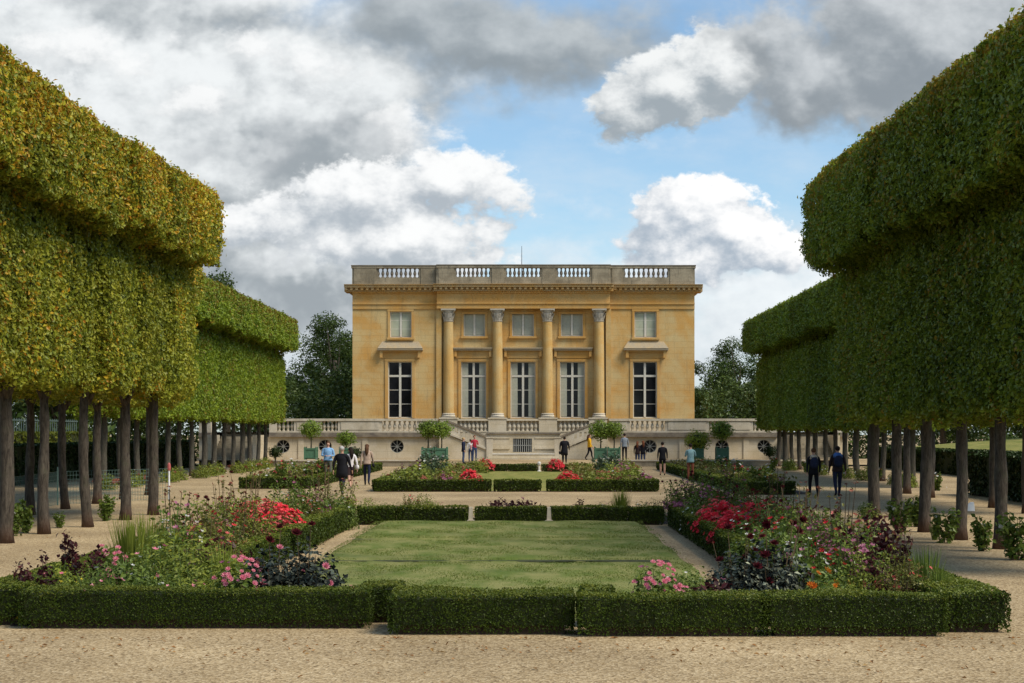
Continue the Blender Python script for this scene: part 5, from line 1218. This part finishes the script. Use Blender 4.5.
# ------------------------------------------------------------------ small things
for px, lb in ((471, 'small pale stone block in the left gap of the hedge row behind the lawn'), (549, 'small pale stone block in the right gap of the hedge row behind the lawn')):
    X_ = gx(px, 38); m = MB(); m.prism_xz([(X_-.20, .0), (X_+.20, 0), (X_+.12, .09), (X_+.05, .13), (X_-.05, .13), (X_-.12, .09)], 37.7, 38.05); m.prism_xz([(X_-.055, .128), (X_+.055, .128), (X_+.04, .42), (X_-.04, .42)], 37.8, 37.95)
    tag(m.build('stone_block', M['pale_plain'], None, org_at=(X_, 37.9, 0)), lb, 'stone block', 'stone blocks in the hedge gaps')
X_ = gx(539.3, 86); m = MB(); m.lathe([(.12,0),(.12,.05),(.05,.10),(.04,.35),(.09,.42),(.10,.52),(.04,.58)], X_, 87.6, 0, 10); tag(m.build('stone_post', M['white_stone'], None, org_at=(X_, 87.6, 0)), 'tiny white post in the gap of the far hedge row', 'post')
d = F*H/(512-HY); x0_ = gx(957, d); m = MB(); m.add([(x0_,d,.02),(x0_+.55,d+.2,.02),(x0_+.55,d+.3,.26),(x0_+.45,d+.3,.26)], [(0,1,2,3)]); m.add([(x0_,d+.03,.01),(x0_+.55,d+.23,.01),(x0_+.55,d+.33,.25),(x0_+.45,d+.33,.25)], [(3,2,1,0)])
m.add([(x0_,d,.02),(x0_+.45,d+.3,.26),(x0_+.45,d+.33,.25),(x0_,d+.03,.01)], [(0,1,2,3)])
tag(m.build('white_board', M['whitepaint'], None, org_at=(x0_, d, 0)), 'small white slanted board on the gravel between the right trunks', 'board')
# wire netting fence on the left, with red and white post
fence = empty('wire_fence', (-16, 46, 0), 'low green wire netting fence across the gravel between the left trunks', 'fence')
fp = [(-13.2, 34.0), (-13.6, 41), (-14.2, 48), (gx(168, 52.0), 52.0)]
m = MB(); mp_ = []
for i in range(len(fp)-1):
    (xa_, ya_), (xb_, yb_) = fp[i], fp[i+1]; L_ = math.hypot(xb_-xa_, yb_-ya_); n = int(L_/.12)
    for k in range(n):
        t = k/n; x_, y_ = xa_+(xb_-xa_)*t, ya_+(yb_-ya_)*t; m.box(x_-.004, x_+.004, y_-.004, y_+.004, .02, 1.0)
    for zz in np.arange(.05, 1.02, .12): m.tube([(xa_, ya_, zz), (xb_, yb_, zz)], .004, 3)
m.build('netting', M['netting'], fence)
for x_, y_ in fp[:-1]:
    q = MB(); q.lathe([(.025,0),(.025,1.12),(.01,1.15)], x_, y_, 0, 8); q.build('fence_post', M['netting'], fence)
x_, y_ = fp[-1]; t = empty('marker_post', (x_, y_+.15, 0), 'thin white post with a red top at the end of the wire fence', 'post')
q = MB(); q.lathe([(.035,0),(.03,.95)], x_, y_+.15, 0, 8); q.build('pole', M['whitepaint'], t); q = MB(); q.lathe([(.05,.952),(.06,1.02),(.05,1.15),(.02,1.2)], x_, y_+.15, 0, 8); q.build('cap', M['redpaint'], t)
# tall railings far left
rl_ = empty('railing_fence', (-29.5, 70, 0), 'tall grey green metal railing behind the left hedges', 'fence')
m = MB()
for k in range(140): yy = 44+k*.43; m.box(-29.52, -29.48, yy, yy+.06, 0, 3.0)
m.box(-29.54, -29.46, 44, 104, 2.85, 2.92); m.box(-29.54, -29.46, 44, 104, .4, .47); m.build('bars', M['railing'], rl_)

# ------------------------------------------------------------------ people
def clothmat(name, c): M[name] = simple(name, c, .85, .18, 10, .15)
for n_, c_ in (('skin', (.50,.30,.21)), ('hair_dark', (.020,.014,.010)), ('hair_brown', (.10,.05,.025)), ('hair_red', (.16,.055,.025)), ('hair_grey', (.42,.40,.37)), ('hair_blond', (.40,.27,.12)), ('c_black', (.012,.012,.015)), ('c_navy', (.018,.022,.045)),
               ('c_denim', (.045,.065,.13)), ('c_lightblue', (.20,.36,.55)), ('c_khaki', (.12,.12,.09)), ('c_beige', (.42,.30,.22)), ('c_white', (.68,.64,.62)), ('c_yellow', (.70,.38,.02)), ('c_red', (.40,.03,.05)), ('c_teal', (.20,.33,.34)), ('c_brownred', (.24,.08,.045)),
               ('c_grey', (.22,.25,.28)), ('c_darkbrown', (.035,.022,.022)), ('c_blue', (.06,.13,.32)), ('c_cream', (.50,.42,.30)), ('shoe_dark', (.015,.014,.014)), ('shoe_light', (.5,.47,.42)), ('eye', (.02,.015,.012))): clothmat(n_, c_)
def person(px, py_feet, z0, height, face, look, label, pose='stand', top='c_black', legs='c_navy', shoes='shoe_dark', hair='hair_dark', long=False, coat=0.0, bare_legs=False, short_sleeve=False, phase=.0, arms='down', bulk=1.0, group=None, bun=False):
    """face: heading in radians, 0 looks at the camera side (-y)."""
    d = F*(H-z0)/(py_feet-HY)
    if 99 < d < 101.9 and z0 > 0: z0 = PZ*(d-95.5)/6.8
    X_ = gx(px, d); k = height/1.75
    root = empty('person', (X_, d, z0), label, 'person', group, face)
    V = []; E = []; Rr = []; seg = []
    def v(p, r, par=None, bone='torso'):
        V.append(Vector(p)*k); Rr.append((r[0]*k, r[1]*k) if hasattr(r, '__len__') else (r*k, r*k)); i = len(V)-1
        if par is not None: E.append((par, i)); seg.append((V[par].copy(), V[i].copy(), bone))
        return i
    b = bulk; st = {'stand': .03, 'walk': .27}[pose] * (1 if phase >= 0 else -1)
    pel = v((0,0,.95), (.145*b,.105*b)); wst = v((0,0,1.10), (.13*b,.095*b), pel); ch = v((0,.01,1.28), (.165*b,.115*b), wst); sh = v((0,.01,1.42), (.12*b,.085*b), ch)
    nk = v((0,.0,1.50), (.052,.055), sh, 'neck'); h1 = v((0,-.012,1.575), (.062,.074), nk, 'head'); h2 = v((0,-.012,1.65), (.075,.092), h1, 'head'); h3 = v((0,-.005,1.71), (.055,.065), h2, 'head')
    v((0,-.125,1.615), (.013,.013), h2, 'head'); v((.085,-.005,1.625), (.012,.02), h2, 'head'); v((-.085,-.005,1.625), (.012,.02), h2, 'head')
    for s_ in (-1, 1):
        o = st*s_
        hip = v((s_*.095,0,.90), (.095*b,.098*b), pel, 'thigh'); kn = v((s_*.10,-o*.45-abs(st)*.12,.50), (.062*b,.064*b), hip, 'thigh'); up = .07 if (o < 0 and pose == 'walk') else 0
        cf = v((s_*.10,-o*.62+.02,.33), (.056*b,.060*b), kn, 'shin'); an = v((s_*.10,-o*1.0+.02,.09+up), (.040,.042), cf, 'shin'); v((s_*.105,-o*1.0-.03,.05+up*.7), (.043,.034), an, 'foot'); v((s_*.12,-o*1.0-.13,.035+up*.2), (.042,.026), len(V)-1, 'foot')
        sa = v((s_*.185*b,.01,1.40), (.062*b,.062*b), sh, 'sleeve')
        if arms == 'down' or (arms == 'phone' and s_ < 0): el, wr = (s_*.235*b, .03+o*.25, 1.13), (s_*.245*b, -.05+o*.55, .89)
        elif arms in ('fold', 'phone', 'camera'):
            zz = {'fold': 1.14, 'phone': 1.25, 'camera': 1.42}[arms]; el, wr = (s_*.24*b, -.03, 1.14), (s_*.11, -.25, zz)
        elif arms == 'hip': el, wr = (s_*.33*b, .05, 1.15), (s_*.17, -.06, 1.0)
        e1 = v(el, (.043*b,.045*b), sa, 'sleeve'); w1 = v(wr, (.027,.029), e1, 'fore'); D_ = (Vector(wr)-Vector(el)).normalized()
        pm_ = v(Vector(wr)+D_*.055, (.034,.018), w1, 'hand'); side = Vector((0,-1,0)) if abs(D_.y) < .7 else Vector((-s_,0,0)); side = (side - D_*side.dot(D_)).normalized(); pn = D_.cross(side)
        for j, (off, ln) in enumerate(((.026,.075),(.009,.085),(-.009,.080),(-.026,.062))):
            f0 = v(Vector(wr)+D_*.095+side*off, .0095, pm_, 'hand'); f1 = v(Vector(wr)+D_*(.095+ln*.5)+side*off*1.1+pn*.010*s_, .0085, f0, 'hand'); v(Vector(wr)+D_*(.09+ln*.85)+side*off*1.05+pn*.028*s_, .007, f1, 'hand')
        t0 = v(Vector(wr)+D_*.05+side*.042, .010, pm_, 'hand'); v(Vector(wr)+D_*.085+side*.055+pn*.012*s_, .0085, t0, 'hand')
    me = bpy.data.meshes.new('body_skeleton'); me.from_pydata([tuple(x) for x in V], E, [])
    tmp = bpy.data.objects.new('tmp_body', me); COL.objects.link(tmp)
    md = tmp.modifiers.new('s', 'SKIN'); md.use_smooth_shade = True; sb_ = tmp.modifiers.new('u', 'SUBSURF'); sb_.levels = 1; sb_.render_levels = 1
    if not me.skin_vertices: me.attributes.new('skin_vertices', 'SKIN', 'POINT') if False else None
    sv = me.skin_vertices[0].data if me.skin_vertices else None
    if sv:
        for i, r in enumerate(Rr): sv[i].radius = r
        sv[0].use_root = True
    bpy.context.view_layer.update(); dg = bpy.context.evaluated_depsgraph_get()
    bm_ = bpy.data.meshes.new_from_object(tmp.evaluated_get(dg)); bpy.data.objects.remove(tmp)
    bm_.name = 'body'; bm_.materials.clear()
    for n_ in ('skin', top, legs, shoes): bm_.materials.append(M[n_])
    co = np.zeros(len(bm_.vertices)*3); bm_.vertices.foreach_get('co', co); co = co.reshape(-1, 3)
    A_ = np.array([s[0] for s in seg]); B_ = np.array([s[1] for s in seg]); names = [s[2] for s in seg]
    mi = []
    for p in bm_.polygons:
        c = np.array(p.center); ab = B_-A_; t = np.clip(((c-A_)*ab).sum(1)/np.maximum(1e-9, (ab**2).sum(1)), 0, 1); q = np.linalg.norm(c-(A_+ab*t[:, None]), axis=1); nm = names[int(q.argmin())]
        z = c[2]/k
        if nm in ('head', 'neck'): r_ = 0 if z > 1.49 else 1
        elif nm == 'hand': r_ = 0
        elif nm in ('torso',): r_ = 1 if z > .97 else 2
        elif nm == 'sleeve': r_ = 1
        elif nm == 'fore': r_ = 0 if short_sleeve else 1
        elif nm == 'thigh': r_ = (2 if z > .62 else 0) if bare_legs else 2
        elif nm == 'shin': r_ = 0 if bare_legs else 2
        else: r_ = 3
        mi.append(r_)
    bm_.polygons.foreach_set('material_index', mi); bm_.polygons.foreach_set('use_smooth', [True]*len(mi)); bm_.update()
    link('body', bm_, root)
    # hair
    m = MB(); m.sphere((0, .012*k, 1.672*k), (.092*k, .108*k, .088*k), 12, 8); v_ = m.v[0]
    fr_ = (v_[:, 1] < -.03*k) & (v_[:, 2] < 1.70*k); v_[fr_, 1] = np.maximum(v_[fr_, 1], -.04*k)
    if long:
        m.tube([(0,.07*k,1.68*k),(0,.10*k,1.55*k),(0,.12*k,1.40*k),(0,.12*k,1.27*k)], [.075*k,.09*k,.075*k,.03*k], 10)
    if bun: m.sphere((0,.09*k,1.74*k), .045*k, 8, 6)
    link('hair', m.mesh('hair', [M[hair]], smooth=True), root)
    m = MB()
    for s_ in (-1, 1): m.sphere((s_*.033*k, -.098*k, 1.645*k), .012*k, 8, 6)
    link('eyes', m.mesh('eyes', [M['eye']], smooth=True), root)
    m = MB(); m.box(-.025*k, .025*k, -.103*k, -.088*k, 1.572*k, 1.582*k); link('mouth', m.mesh('mouth', [M['c_red']]), root)
    if coat:
        m = MB(); zc_ = coat
        prof = [(.185*b, zc_), (.18*b, (zc_+1.0)/2), (.165*b, 1.02), (.155*b, 1.12), (.178*b, 1.28), (.165*b, 1.38), (.10, 1.46), (.07, 1.49)]
        m.lathe([(r*k, z*k) for r, z in prof], 0, .005, 0, 16, sy=.76); vv = m.v[0]; aa = np.arctan2(vv[:, 1], vv[:, 0]); vv[:, :2] *= (1+.035*np.sin(aa*5+vv[:, 2:3].ravel()*3))[:, None]
        link('jacket', m.mesh('jacket', [M[top]], smooth=True), root)
    return root, d, X_, k
def backpack(root, k, mat, label):
    m = MB(); c, s_ = math.cos(root.rotation_euler.z), math.sin(root.rotation_euler.z)
    o = empty('backpack', root.location, label, 'backpack', None, root.rotation_euler.z)
    m.sphere((0, .20*k, 1.22*k), (.155*k, .10*k, .235*k), 12, 9); v_ = m.v[0]; v_[:, 2] = np.clip(v_[:, 2], 1.02*k, 1.43*k); link('pack', m.mesh('pack', [M[mat]], smooth=True), o)
    m = MB(); m.sphere((0, .29*k, 1.14*k), (.11*k, .04*k, .09*k), 10, 6); link('pocket', m.mesh('pocket', [M[mat]], smooth=True), o)
    for q in (-1, 1): mm = MB(); mm.tube([(q*.09*k,.14*k,1.42*k),(q*.10*k,.02*k,1.49*k),(q*.105*k,-.12*k,1.38*k),(q*.13*k,-.08*k,1.15*k),(q*.13*k,.12*k,1.08*k)], .014*k, 6); link('strap', mm.mesh('strap', [M['c_black']]), o)
    return o
def handbag(root, k, mat, label, dx=.25, dy=.05, z=.95, s_=1.0):
    o = empty('shoulder_bag', root.location, label, 'bag', None, root.rotation_euler.z)
    m = MB(); m.sphere((dx*k, dy*k, z*k), (.075*k*s_, .14*k*s_, .12*k*s_), 10, 8); v_ = m.v[0]; v_[:, 2] = np.minimum(v_[:, 2], (z+.08)*k); link('bag', m.mesh('bag', [M[mat]], smooth=True), o)
    m = MB(); q = 1 if dx > 0 else -1; m.tube([(dx*k, dy*k, (z+.06)*k), (q*.2*k, .03*k, 1.25*k), (q*.15*k, .02*k, 1.48*k)], .009*k, 5); link('strap', m.mesh('strap', [M[mat]]), o)
PI = math.pi
r, d, x, k = person(813.5, 497.5, 0, 1.66, PI, 0, 'person in dark jacket with cream hood, walking away beside the right trunks', 'walk', 'c_black', 'c_black', hair='hair_brown', coat=.80, phase=.3, bun=True)
m = MB(); m.lathe([(.16*k,1.36*k),(.145*k,1.44*k),(.09*k,1.50*k)], 0, .03, 0, 12, sy=.8); link('hood', m.mesh('hood', [M['c_cream']], smooth=True), r); backpack(r, k, 'c_navy', 'small dark backpack on the walker with the cream hood')
r, d, x, k = person(837.5, 497, 0, 1.72, PI, 0, 'person in dark brown jacket with blue hood and jeans, walking away beside the right trunks', 'walk', 'c_darkbrown', 'c_navy', hair='hair_dark', coat=.88, phase=-.3, bulk=1.05)
m = MB(); m.lathe([(.18*k,1.36*k),(.16*k,1.45*k),(.09*k,1.53*k)], 0, .05, 0, 12, sy=.85); link('hood', m.mesh('hood', [M['c_blue']], smooth=True), r); backpack(r, k, 'c_navy', 'dark blue backpack on the walker with the blue hood')
person(328, 482, 0, 1.78, .1, 0, 'person in light blue hooded top and khaki trousers facing the camera on the left path', 'stand', 'c_lightblue', 'c_khaki', hair='hair_brown', bulk=1.1, coat=.93, arms='fold')
person(342, 495, 0, 1.70, PI-.3, 0, 'grey-haired person in a long black coat walking away on the left path', 'walk', 'c_black', 'c_navy', hair='hair_grey', coat=.62, bulk=1.2, phase=.3)
r, d, x, k = person(350.5, 491, 0, 1.64, PI+.5, 0, 'dark-haired person in a pale top and dark red skirt behind the black coat', 'walk', 'c_white', 'c_darkbrown', 'shoe_light', hair='hair_dark', long=True, bare_legs=True, phase=-.2); handbag(r, k, 'c_white', 'white shoulder bag on the person with the pale top', -.26)
r, d, x, k = person(367, 485.5, 0, 1.70, PI, 0, 'person with long brown hair, beige jacket and dark jeans walking away', 'walk', 'c_beige', 'c_navy', hair='hair_brown', long=True, coat=.90, phase=.15); handbag(r, k, 'c_black', 'small black camera bag at the hip of the beige jacket', -.27, .05, .86, .8)
person(463.5, 463.5, .24, 1.62, PI*.5, 0, 'blond person in a dark blue jacket standing below the left stair', 'stand', 'c_navy', 'c_denim', hair='hair_blond', coat=.80)
person(470.5, 463, .25, 1.45, PI, 0, 'small person in white top and jeans below the left stair', 'stand', 'c_white', 'c_denim', hair='hair_brown')
person(474.5, 463, .25, 1.68, .3, 0, 'person in a red top and jeans below the left stair', 'stand', 'c_red', 'c_denim', hair='hair_red', arms='phone')
r, d, x, k = person(564.5, 463.5, .24, 1.66, PI, 0, 'stout person all in black seen from behind on the centre ramp', 'stand', 'c_black', 'c_black', hair='hair_dark', coat=.55, bulk=1.25); handbag(r, k, 'c_black', 'black bag held beside the person in black on the ramp', .3, .0, .72, 1.1)
person(589.5, 460.5, .36, 1.70, PI*.5, 0, 'dark-haired person in a bright yellow jacket walking past the right stair', 'walk', 'c_yellow', 'c_black', hair='hair_brown', long=True, coat=.88, phase=.4)
person(624.5, 460.3, PZ, 1.74, PI, 0, 'person in a grey jacket standing at the terrace wall, right', 'stand', 'c_grey', 'c_black', hair='hair_dark', coat=.88)
person(637.5, 466, 0, 1.60, PI-.2, 0, 'red-haired person in a dark jacket and jeans, left one of a close pair', 'stand', 'c_darkbrown', 'c_denim', hair='hair_red', long=True, coat=.85)
person(643, 466, 0, 1.64, PI+.2, 0, 'brown-haired person in a black jacket, right one of a close pair', 'stand', 'c_black', 'c_denim', hair='hair_red', long=True, coat=.85)
person(662.5, 475.5, 0, 1.70, PI, 0, 'bare-legged person in a black jacket standing on the right path', 'stand', 'c_black', 'c_black', 'shoe_dark', hair='hair_dark', coat=.78, bare_legs=True)
person(690.5, 481, 0, 1.68, PI, 0, 'person in a teal shirt and brown trousers at the outer right bed', 'stand', 'c_teal', 'c_brownred', 'shoe_light', hair='hair_dark', short_sleeve=True, arms='camera', coat=.86)
